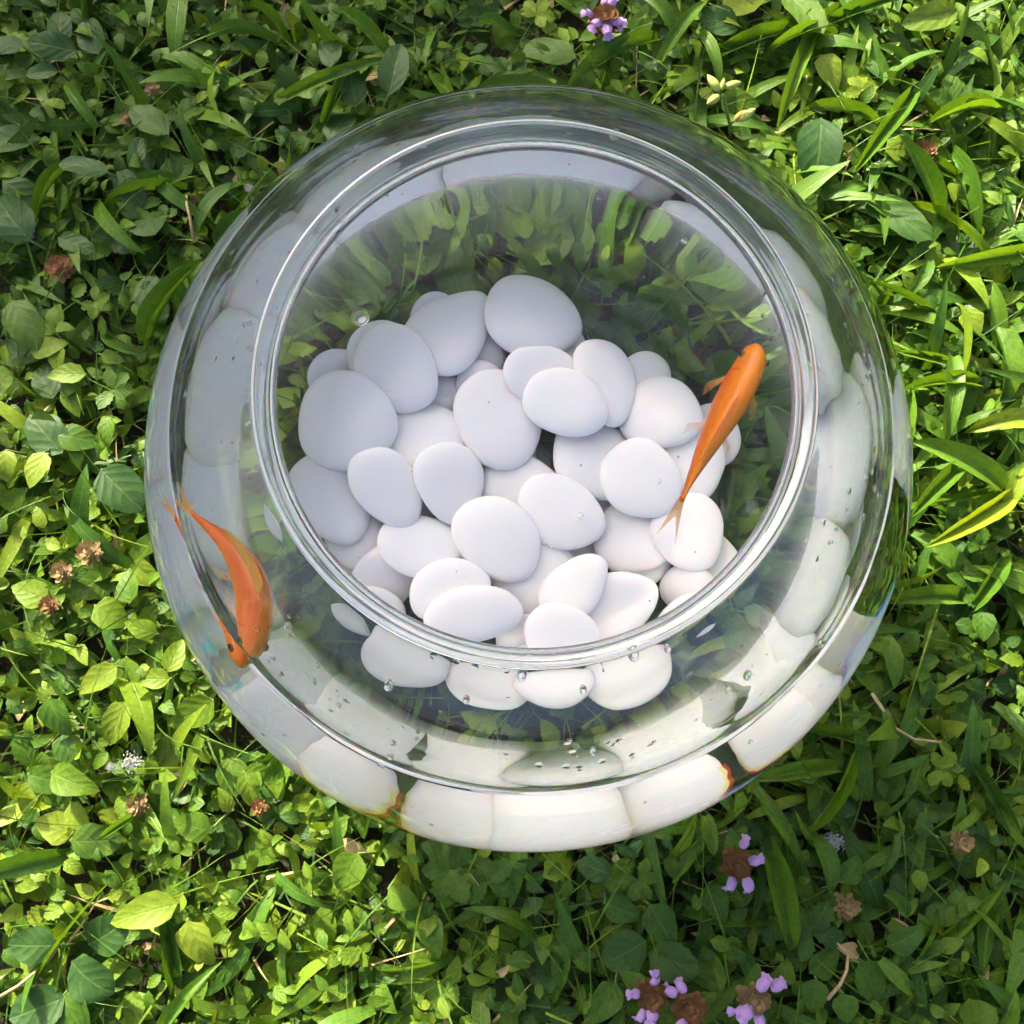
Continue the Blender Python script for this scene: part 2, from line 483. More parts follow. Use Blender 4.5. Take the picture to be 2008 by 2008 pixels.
# ------------------------------------------------------------------ plant materials
def mat_leaf(name, stops, vein='net', rough=0.50, trans=0.34, spec=0.22, bump=0.20, veincol=(0.13, 0.20, 0.05)):
    m = NT(name)
    info = m.n("ShaderNodeObjectInfo")
    att = m.n("ShaderNodeAttribute", attribute_name="tint")
    sepc = m.n("ShaderNodeSeparateColor"); m.l(info.outputs["Color"], sepc.inputs[0])
    rnd = m.math('ADD', sepc.outputs[0], att.outputs["Fac"], clamp=True)
    tc = m.n("ShaderNodeTexCoord")
    uv = m.n("ShaderNodeUVMap", uv_map="UVMap")
    sep = m.n("ShaderNodeSeparateXYZ"); m.l(uv.outputs[0], sep.inputs[0])
    u = m.math('ABSOLUTE', m.math('MULTIPLY_ADD', sep.outputs[0], 2.0, -1.0))
    v = sep.outputs[1]
    geo = m.n("ShaderNodeNewGeometry")
    nz = m.n("ShaderNodeTexNoise", i_Scale=140.0, i_Detail=3.0); m.l(geo.outputs["Position"], nz.inputs["Vector"])
    fine = m.n("ShaderNodeTexNoise", i_Scale=1100.0, i_Detail=2.0); m.l(geo.outputs["Position"], fine.inputs["Vector"])
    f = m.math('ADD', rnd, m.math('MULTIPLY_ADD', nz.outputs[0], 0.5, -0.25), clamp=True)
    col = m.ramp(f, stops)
    mid = m.math('SUBTRACT', 1.0, m.math('SMOOTH_MIN', m.math('MULTIPLY', u, 11.0), 1.0, 0.1), clamp=True)
    if vein == 'net':
        ph = m.math('SUBTRACT', m.math('MULTIPLY', v, 4.6), m.math('MULTIPLY', u, 1.7))
        ph = m.math('ADD', ph, m.math('MULTIPLY', nz.outputs[0], 0.35))
        st = m.math('ABSOLUTE', m.math('SUBTRACT', m.math('FRACT', ph), 0.5))
        side = m.math('SUBTRACT', 1.0, m.math('MULTIPLY', st, 9.0), clamp=True)
        hgt = m.math('MULTIPLY', m.math('SINE', m.math('MULTIPLY', st, 3.14159)), 1.0)
    else:
        st = m.math('ABSOLUTE', m.math('SUBTRACT', m.math('FRACT', m.math('MULTIPLY', u, 4.0)), 0.5))
        side = m.math('MULTIPLY', m.math('SUBTRACT', 1.0, m.math('MULTIPLY', st, 5.0), clamp=True), 0.5)
        hgt = m.math('MULTIPLY', st, 0.6)
    vn = m.math('MAXIMUM', mid, m.math('MULTIPLY', side, 0.30))
    col = m.mix(m.math('MULTIPLY', vn, 0.40), col, veincol)
    # nibbled, browned spots on a few leaves
    mot = m.n("ShaderNodeTexVoronoi", i_Scale=520.0); m.l(geo.outputs["Position"], mot.inputs["Vector"])
    dk = m.n("ShaderNodeMix"); dk.data_type = 'RGBA'; dk.blend_type = 'MULTIPLY'; dk.inputs[0].default_value = 1.0
    m.l(col, dk.inputs[6]); m.l(m.ramp(m.math('MULTIPLY_ADD', fine.outputs[0], 0.5, m.math('MULTIPLY', mot.outputs["Distance"], 0.5)), [(0.2, (0.78, 0.80, 0.8)), (0.62, (1.12, 1.10, 1.05))]), dk.inputs[7])
    col = dk.outputs[2]
    sp = m.math('GREATER_THAN', m.math('ADD', nz.outputs[0], m.math('MULTIPLY', fine.outputs[0], 0.25)), 0.86)
    col = m.mix(m.math('MULTIPLY', sp, 0.6), col, (0.16, 0.10, 0.035))
    H = m.math('ADD', m.math('MULTIPLY', hgt, -1.0), m.math('ADD', m.math('MULTIPLY', fine.outputs[0], 0.35), m.math('MULTIPLY', mid, -1.2)))
    b = m.n("ShaderNodeBump", i_Strength=bump, i_Distance=0.0007); m.l(H, b.inputs["Height"])
    p = m.n("ShaderNodeBsdfPrincipled", i_Roughness=rough); m.l(col, p.inputs["Base Color"]); m.l(b.outputs[0], p.inputs["Normal"])
    p.inputs["Specular IOR Level"].default_value = spec
    tcol = m.n("ShaderNodeMix"); tcol.data_type = 'RGBA'; tcol.blend_type = 'MULTIPLY'; tcol.inputs[0].default_value = 1.0
    m.l(col, tcol.inputs[6]); tcol.inputs[7].default_value = (1.7, 1.45, 0.35, 1)
    t = m.n("ShaderNodeBsdfTranslucent"); m.l(tcol.outputs[2], t.inputs["Color"])
    mx = m.n("ShaderNodeMixShader", i_0=trans); m.l(p.outputs[0], mx.inputs[1]); m.l(t.outputs[0], mx.inputs[2])
    return m.done(mx.outputs[0])

GREENS = [(0.0, (0.028, 0.078, 0.016)), (0.3, (0.050, 0.122, 0.011)), (0.65, (0.112, 0.196, 0.013)), (1.0, (0.190, 0.262, 0.024))]
M_LEAF = mat_leaf("leaf", GREENS)
M_PLANTAIN = mat_leaf("broad_leaf", [(0.0, (0.027, 0.078, 0.022)), (0.35, (0.044, 0.108, 0.015)), (0.7, (0.092, 0.172, 0.015)), (1.0, (0.160, 0.240, 0.026))], bump=0.24, spec=0.3)
M_BLADE = mat_leaf("grass_blade", [(0.0, (0.030, 0.086, 0.014)), (0.35, (0.052, 0.132, 0.014)), (0.7, (0.098, 0.195, 0.016)), (1.0, (0.190, 0.275, 0.020))], vein='lines', rough=0.38, veincol=(0.17, 0.28, 0.08), bump=0.3)

def mat_plain(name, c0, c1, scale=400.0, rough=0.7, trans=0.0):
    m = NT(name)
    geo = m.n("ShaderNodeNewGeometry")
    nz = m.n("ShaderNodeTexNoise", i_Scale=scale, i_Detail=3.0); m.l(geo.outputs["Position"], nz.inputs["Vector"])
    c = m.mix(nz.outputs[0], c0, c1)
    p = m.n("ShaderNodeBsdfPrincipled", i_Roughness=rough); m.l(c, p.inputs["Base Color"])
    p.inputs["Specular IOR Level"].default_value = 0.25
    if trans <= 0: return m.done(p.outputs[0])
    t = m.n("ShaderNodeBsdfTranslucent"); m.l(c, t.inputs["Color"])
    mx = m.n("ShaderNodeMixShader", i_0=trans); m.l(p.outputs[0], mx.inputs[1]); m.l(t.outputs[0], mx.inputs[2])
    return m.done(mx.outputs[0])
M_STEM = mat_plain("green_stem", (0.09, 0.15, 0.03), (0.15, 0.21, 0.05))
M_DRY = mat_plain("dry_straw", (0.30, 0.20, 0.09), (0.48, 0.36, 0.20))
M_BRACT = mat_plain("brown_bract", (0.15, 0.070, 0.028), (0.33, 0.18, 0.085), 900.0, trans=0.15)
M_SEED = mat_plain("withered_bract", (0.24, 0.13, 0.08), (0.34, 0.28, 0.12), 500.0, trans=0.15)
M_PETAL = mat_plain("lilac_petal", (0.46, 0.24, 0.62), (0.66, 0.46, 0.78), 700.0, 0.6, 0.3)
M_BUD = mat_plain("green_bud", (0.30, 0.36, 0.07), (0.46, 0.50, 0.16), 500.0, trans=0.2)
M_BUD_RED = mat_plain("reddish_bud", (0.42, 0.17, 0.05), (0.46, 0.36, 0.07), 500.0, trans=0.2)
M_FLUFF = mat_plain("white_fluff", (0.28, 0.30, 0.29), (0.46, 0.47, 0.46), 900.0, 0.95, 0.2)
M_BARK = mat_plain("brown_twig", (0.05, 0.035, 0.022), (0.10, 0.07, 0.045), 60.0)

# ------------------------------------------------------------------ leaf shapes (length 1, base at origin, tip along +y, face up)
def leaf_template(width, prof, nu, nv, fold, bend0, bend1, wave, teeth=0, seed=0, twist=0.0):
    rnd = random.Random(seed)
    ph = rnd.uniform(0, 6.28)
    us = np.linspace(-1, 1, nu)
    v, uvs = [], []
    y = z = 0.0
    py = pz = 0.0
    for j in range(nv + 1):
        t = j / nv
        a = bend0 + (bend1 - bend0) * t
        if j:
            y += math.cos(a) / nv; z += math.sin(a) / nv
        w = width * prof(t)
        if teeth and 0 < j < nv: w *= 1.0 + (0.13 if j % 2 else -0.13)
        tw = twist * t
        jl, jr = rnd.uniform(.93, 1.06), rnd.uniform(.93, 1.06)
        for u in us:
            x = u * w * (jl if u < 0 else jr)
            h = fold * abs(u) * w + wave * w * math.sin(7 * t + 2.2 * u + ph) * abs(u)
            xx = x * math.cos(tw) - h * math.sin(tw); hh = x * math.sin(tw) + h * math.cos(tw)
            v.append((xx, y - math.sin(a) * hh, z + math.cos(a) * hh))
            uvs.append((u * 0.5 + 0.5, t))
    f = []
    for j in range(nv):
        for k in range(nu - 1):
            a = j * nu + k
            f.append((a, a + 1, a + nu + 1, a + nu))
    return np.array(v), np.array(f), np.array(uvs)

def p_ovate(t): return (math.sin(math.pi * t ** 0.72) ** 0.72) * (1 - 0.25 * t) * 0.98 + 0.03 * (1 - t)
def p_round(t): return (math.sin(math.pi * min(1, t * 0.985 + .01) ** 0.85) ** 0.55) if 0 < t < 1 else 0.04 * (1 - t)
def p_blade(t): return max(0.0, (0.55 + 1.5 * t) if t < 0.3 else 1.0 * (1 - ((t - 0.3) / 0.7) ** 2.1)) if t < 1 else 0.0
def p_leaflet(t): return math.sin(math.pi * min(1.0, t ** 1.25)) ** 0.8 + 0.02
def p_heart(t): return math.sin(math.pi * 0.5 * min(1, t * 1.15)) ** 0.9 * (1 if t < 0.86 else 0.72)
def p_hair(t): return 1 - 0.8 * t

T = {}
for s in range(6):
    r = random.Random(40 + s)
    T['o', s] = leaf_template(r.uniform(.30, .36), p_ovate, 5, 8, r.uniform(.05, .35), r.uniform(.1, .5), r.uniform(-.7, -.1), r.uniform(.03, .12), seed=s)
    T['p', s] = leaf_template(r.uniform(.36, .42), p_round, 7, 9, r.uniform(.0, .25), r.uniform(.1, .4), r.uniform(-.6, 0), r.uniform(.06, .16), seed=s + 10)
    T['b', s] = leaf_template(.5, p_blade, 5, 12, r.uniform(.15, .5), r.uniform(.35, .7), r.uniform(-.9, -.35), .02, seed=s + 20, twist=r.uniform(-.5, .5))
    T['s', s] = leaf_template(r.uniform(.26, .32), p_leaflet, 5, 11, r.uniform(.1, .3), r.uniform(.1, .4), r.uniform(-.6, 0), .05, teeth=1, seed=s + 30)
    T['c', s] = leaf_template(.40, p_heart, 5, 6, r.uniform(.05, .3), .25, -.35, .04, seed=s + 50)
    T['q', s] = leaf_template(r.uniform(.30, .38), p_ovate, 3, 5, r.uniform(.05, .4), r.uniform(.1, .6), r.uniform(-.8, -.1), .05, seed=s + 60)
    T['h', s] = leaf_template(.012, p_hair, 2, 7, 0, r.uniform(.4, 1.3), r.uniform(-1.2, .2), 0, seed=s + 70, twist=1.0)
    T['n', s] = leaf_template(.055, p_blade, 3, 7, .3, r.uniform(.5, 1.1), r.uniform(-1.0, -.1), 0, seed=s + 80, twist=r.uniform(-.8, .8))

def uv_to(mesh, uvs):
    lay = mesh.uv_layers.new(name="UVMap")
    li = np.empty(len(mesh.loops), dtype=np.int32)
    mesh.loops.foreach_get("vertex_index", li)
    lay.data.foreach_set("uv", uvs[li].astype(np.float32).ravel())

MESHES = {}
def leaf_mesh(kind, s, mat):
    key = (kind, s, mat.name)
    if key not in MESHES:
        v, f, uvs = T[kind, s]
        m = pymesh("leaf_shape", v, [tuple(int(i) for i in q) for q in f])
        uv_to(m, uvs)
        m.materials.append(mat)
        m.polygons.foreach_set("use_smooth", [True] * len(m.polygons))
        MESHES[key] = m
    return MESHES[key]

def rot(az, pitch, roll):
    """columns of the leaf frame: y axis heads along azimuth az, raised by pitch, rolled about itself"""
    cz, sz = math.cos(az - math.pi / 2), math.sin(az - math.pi / 2)
    Rz = np.array([[cz, -sz, 0], [sz, cz, 0], [0, 0, 1]])
    cp, sp = math.cos(pitch), math.sin(pitch)
    Rx = np.array([[1, 0, 0], [0, cp, -sp], [0, sp, cp]])
    cr, sr = math.cos(roll), math.sin(roll)
    Ry = np.array([[cr, 0, sr], [0, 1, 0], [-sr, 0, cr]])
    return Rz @ Rx @ Ry

_br = np.array([p[0] for p in outer[:62]]); _bz = np.array([p[1] for p in outer[:62]]) + EQ
def under_bowl(r):      # height of the bowl's outer underside at radius r
    return np.interp(r, _br, _bz)
def clear_of_bowl(P, gap=0.0012):
    r = np.hypot(P[:, 0], P[:, 1])
    lim = np.where(r < 0.1499, under_bowl(np.minimum(r, .1499)) - gap, 9.0)
    return r, lim

def press(P, gap=0.0012):
    r, lim = clear_of_bowl(P, gap)
    hit = (P[:, 2] > lim) & (P[:, 2] < EQ + 0.02)
    if hit.any():
        P = P.copy()
        P[hit, 2] = np.maximum(lim[hit] - 0.10 * np.minimum(P[hit, 2] - lim[hit], 0.02), 0.0015)
    return P

def scatter(name, items, mat, parent=None):
    """items: (kind, variant, frame 3x3, scale(3), location, tint) merged into one mesh"""
    V, F, UV, TI = [], [], [], []
    base = 0
    for kind, s, fr, sc, loc, tint in items:
        v, f, uvs = T[kind, s]
        P = (v * sc) @ fr.T + loc
        P = press(P)
        V.append(P); F.append(f + base); UV.append(uvs); TI.append(np.full(len(v), tint))
        base += len(v)
    V = np.concatenate(V); F = np.concatenate(F); UV = np.concatenate(UV); TI = np.concatenate(TI)
    m = bpy.data.meshes.new(name)
    m.vertices.add(len(V)); m.vertices.foreach_set("co", V.astype(np.float32).ravel())
    m.loops.add(F.size); m.loops.foreach_set("vertex_index", F.astype(np.int32).ravel())
    m.polygons.add(len(F)); m.polygons.foreach_set("loop_start", np.arange(0, F.size, 4, dtype=np.int32))
    m.polygons.foreach_set("use_smooth", np.ones(len(F), dtype=bool))
    m.update(calc_edges=True)
    uv_to(m, UV)
    a = m.attributes.new("tint", 'FLOAT', 'POINT'); a.data.foreach_set("value", TI.astype(np.float32))
    m.materials.append(mat)
    o = link(name, m, None, parent, smooth=False)
    o.color = (0, 0, 0, 1)
    return o

def place_leaf(name, kind, s, mat, fr, sc, loc, tone, parent, proot=Vector((0, 0, 0))):
    o = bpy.data.objects.new(name, leaf_mesh(kind, s, mat))
    COL.objects.link(o)
    M = np.eye(4); M[:3, :3] = fr * np.array(sc)[None, :]; M[:3, 3] = np.array(loc) - np.array(proot)
    o.parent = parent
    o.matrix_local = Matrix(M.tolist())
    o.color = (tone, tone, tone, 1)
    return o

def tube(name, pts, r0, r1, mat, parent=None, seg=6, origin=Vector((0, 0, 0))):
    pts = [Vector(p) - origin for p in pts]
    v, f = [], []
    n = len(pts)
    for i, p in enumerate(pts):
        d = (pts[min(n - 1, i + 1)] - pts[max(0, i - 1)]).normalized()
        a = d.cross(Vector((0.3, 0.2, 1)) if abs(d.z) < .9 else Vector((1, 0, 0))).normalized(); b = d.cross(a)
        rr = r0 + (r1 - r0) * i / (n - 1)
        for k in range(seg):
            t = 2 * math.pi * k / seg
            v.append(p + a * (rr * math.cos(t)) + b * (rr * math.sin(t)))
    for i in range(n - 1):
        for k in range(seg):
            k2 = (k + 1) % seg
            f.append((i * seg + k, i * seg + k2, (i + 1) * seg + k2, (i + 1) * seg + k))
    f.append(tuple(range(seg - 1, -1, -1))); f.append(tuple(range((n - 1) * seg, n * seg)))
    return link(name, pymesh(name, v, f), mat, parent)

# ------------------------------------------------------------------ ground
def mat_ground():
    m = NT("lawn_soil")
    geo = m.n("ShaderNodeNewGeometry")
    n1 = m.n("ShaderNodeTexNoise", i_Scale=220.0, i_Detail=5.0); m.l(geo.outputs["Position"], n1.inputs["Vector"])
    n2 = m.n("ShaderNodeTexNoise", i_Scale=3.0, i_Detail=6.0); m.l(geo.outputs["Position"], n2.inputs["Vector"])
    ln = m.n("ShaderNodeVectorMath", operation='LENGTH'); m.l(geo.outputs["Position"], ln.inputs[0])
    far = m.n("ShaderNodeMapRange", i_1=0.6, i_2=1.3); m.l(ln.outputs["Value"], far.inputs[0])
    soil = m.mix(n1.outputs[0], (0.012, 0.012, 0.007), (0.045, 0.040, 0.020))
    turf = m.mix(n1.outputs[0], (0.030, 0.070, 0.014), (0.085, 0.150, 0.030))
    turf = m.mix(n2.outputs[0], turf, (0.06, 0.12, 0.025))
    c = m.mix(far.outputs[0], soil, turf)
    b = m.n("ShaderNodeBump", i_Strength=0.8, i_Distance=0.004); m.l(n1.outputs[0], b.inputs["Height"])
    p = m.n("ShaderNodeBsdfPrincipled", i_Roughness=0.95); m.l(c, p.inputs["Base Color"]); m.l(b.outputs[0], p.inputs["Normal"])
    return m.done(p.outputs[0])
_g = [(0, 0.0)] + [(0.02 * k, 0.0) for k in range(1, 60)] + [(1.5, 0), (3, 0), (8, 0), (30, 0), (120, 0), (600, 0)]
gm = lathe("ground", _g, 96)
gv = np.empty(len(gm.vertices) * 3); gm.vertices.foreach_get("co", gv); gv = gv.reshape(-1, 3)
_rr = np.hypot(gv[:, 0], gv[:, 1])
gv[:, 2] += np.where(_rr < 1.6, 0.0022 * np.sin(gv[:, 0] * 61 + 2 * np.sin(gv[:, 1] * 37)) * np.sin(gv[:, 1] * 53 + 1.3), 0) - 0.002
gm.vertices.foreach_set("co", gv.ravel())
ground = link("ground", gm, mat_ground())
tag(ground, kind="structure")

SHOOTS = [
 ("grass shoot with pointed blades in the shade, far left of the bowl's rim", [(-0.2304,0.1981,-0.2514,0.2254,0.0063), (-0.2474,0.1782,-0.2598,0.1443,0.0068), (-0.2316,0.1956,-0.2268,0.2056,0.0031)]),
 ('narrow crossed grass blades at the top edge, left of the bowl', [(-0.1396,0.2509,-0.1774,0.2526,0.0058), (-0.1346,0.2520,-0.1543,0.2739,0.0042)]),
 ("two wide dark grass blades leaning on the bowl's upper left shoulder", [(-0.1736,0.1436,-0.1485,0.1755,0.0115), (-0.1643,0.1405,-0.1383,0.1550,0.0089)]),
 ("long grass blade bent across the lawn just above the bowl's upper left edge", [(-0.1333,0.2190,-0.0695,0.2456,0.0089), (-0.1103,0.2065,-0.0957,0.2350,0.0063)]),
 ('short wide grass blades at the top edge above the middle of the bowl', [(-0.0507,0.2693,-0.0607,0.2827,0.0079), (-0.0301,0.2685,-0.0094,0.2596,0.0063), (-0.1053,0.2691,-0.0743,0.2426,0.0058)]),
 ('long pale grass blade lying beside the lilac flower above the bowl', [(0.0687,0.2615,0.0176,0.2300,0.0079)]),
 ('bright upright grass blade standing between the lilac flower and the yellow buds', [(0.0678,0.2442,0.0954,0.2825,0.0073), (0.0737,0.2642,0.0561,0.2827,0.0100)]),
 ('dark folded grass blades beside the yellow bud sprig', [(0.0863,0.2613,0.1001,0.2236,0.0100), (0.1353,0.2684,0.0875,0.2466,0.0084), (0.1062,0.2459,0.1275,0.2489,0.0063)]),
 ("small lit grass blade rising right against the bowl's top right edge", [(0.0862,0.2270,0.0769,0.2371,0.0058), (0.0751,0.2317,0.0611,0.2219,0.0037)]),
 ('drooping ribbed grass blade right of the yellow bud sprig', [(0.1529,0.2663,0.1297,0.2055,0.0079), (0.1523,0.2650,0.1230,0.2500,0.0058)]),
 ('long grass blade slanting down from the top edge, in the upper right corner', [(0.1649,0.3001,0.2026,0.2183,0.0089), (0.2035,0.2465,0.1847,0.2591,0.0073)]),
 ("cluster of crossing sunlit grass blades right of the bowl's top right shoulder", [(0.1849,0.2142,0.1455,0.2229,0.0058), (0.1998,0.2255,0.1706,0.1837,0.0094), (0.1584,0.1737,0.1819,0.1816,0.0079)]),
 ('three-way grass shoot near the right edge of the upper right corner', [(0.2486,0.2237,0.2578,0.2341,0.0068), (0.2486,0.2237,0.2079,0.2106,0.0073), (0.2486,0.2231,0.2250,0.2031,0.0058), (0.2486,0.2237,0.2452,0.1922,0.0042)]),
 ("blue-green grass blades above the bowl's right side with a broad leaf under them", [(0.1764,0.1717,0.1914,0.1576,0.0079), (0.2246,0.1978,0.2377,0.1529,0.0089)]),
 ('thick jointed grass stem with an upright blade, right of the orange glint', [(0.1986,0.1193,0.2106,0.1388,0.0073), (0.2099,0.1102,0.1760,0.1258,0.0042), (0.1996,0.0982,0.2157,0.0925,0.0037)]),
 ("grass blade cut by the right edge at the height of the goldfish's head", [(0.2681,0.1444,0.2109,0.1325,0.0089)]),
 ("hanging broad grass blade close to the bowl's right edge", [(0.2189,0.0841,0.2106,0.0346,0.0105), (0.2189,0.0841,0.1912,0.0891,0.0052)]),
 ('upright folded grass blade near the right edge, lit yellow at its foot', [(0.2454,0.0652,0.2415,0.1074,0.0115), (0.2300,0.0694,0.1920,0.0667,0.0073), (0.2297,0.0499,0.2387,0.0637,0.0037)]),
 ('bright yellow-green blade lying flat at the right edge', [(0.2644,0.0519,0.2234,0.0454,0.0105)]),
 ("large pointed grass blade touching the bowl's right edge", [(0.2396,0.0147,0.1953,0.0386,0.0115), (0.2184,0.0254,0.1938,0.0007,0.0089), (0.2371,0.0147,0.2042,0.0079,0.0047)]),
 ('blunt grass blade hanging at the right edge below the yellow-green one', [(0.2492,0.0261,0.2385,0.0013,0.0100), (0.2428,0.0123,0.1980,-0.0157,0.0100)]),
 ("shaded grass blades lying sideways against the bowl's lower right edge", [(0.2229,-0.0405,0.1813,-0.0423,0.0094), (0.2393,-0.0189,0.2212,-0.0476,0.0079)]),
 ("broad dark blades fanned out right of the bowl's lower right edge", [(0.1791,-0.0595,0.1839,-0.0849,0.0100), (0.1565,-0.1070,0.1723,-0.0966,0.0089), (0.1761,-0.0957,0.1739,-0.1252,0.0073)]),
 ("long grass blade pointing away below the bowl's lower right edge with a bent stem", [(0.1550,-0.1238,0.1124,-0.1306,0.0084), (0.1599,-0.1178,0.1393,-0.1539,0.0047)]),
 ("narrow arching grass blades under the bowl's bottom right edge", [(0.1149,-0.1342,0.1369,-0.1699,0.0073), (0.0897,-0.1470,0.0937,-0.1652,0.0073), (0.0902,-0.1593,0.0744,-0.1786,0.0063)]),
 ('fan of long hanging grass blades around the single lilac flower below the bowl', [(0.1231,-0.1480,0.1378,-0.1747,0.0079), (0.1195,-0.1604,0.1309,-0.2087,0.0115), (0.1176,-0.1679,0.1115,-0.2024,0.0058)]),
 ('wide shaded blade with a twisted tip right of the hanging fan', [(0.1430,-0.1556,0.1498,-0.1830,0.0115), (0.1550,-0.1859,0.1476,-0.2020,0.0037)]),
 ('upright and bent blades beside the small brown head, lower right', [(0.1796,-0.1524,0.1668,-0.1755,0.0073), (0.1753,-0.1810,0.1867,-0.1907,0.0063)]),
 ("slender blade crossing the lower right corner's round leaves", [(0.1718,-0.2102,0.1885,-0.2258,0.0073)]),
 ('wide pale grass blade at the bottom edge near the lower left corner', [(-0.1632,-0.2526,-0.1360,-0.2179,0.0084), (-0.1953,-0.1627,-0.1794,-0.1512,0.0037)]),
 ('long thin grass stem rising from the lower left corner', [(-0.2225,-0.2296,-0.1916,-0.1819,0.0018), (-0.1847,-0.1529,-0.1807,-0.1348,0.0016)]),
]
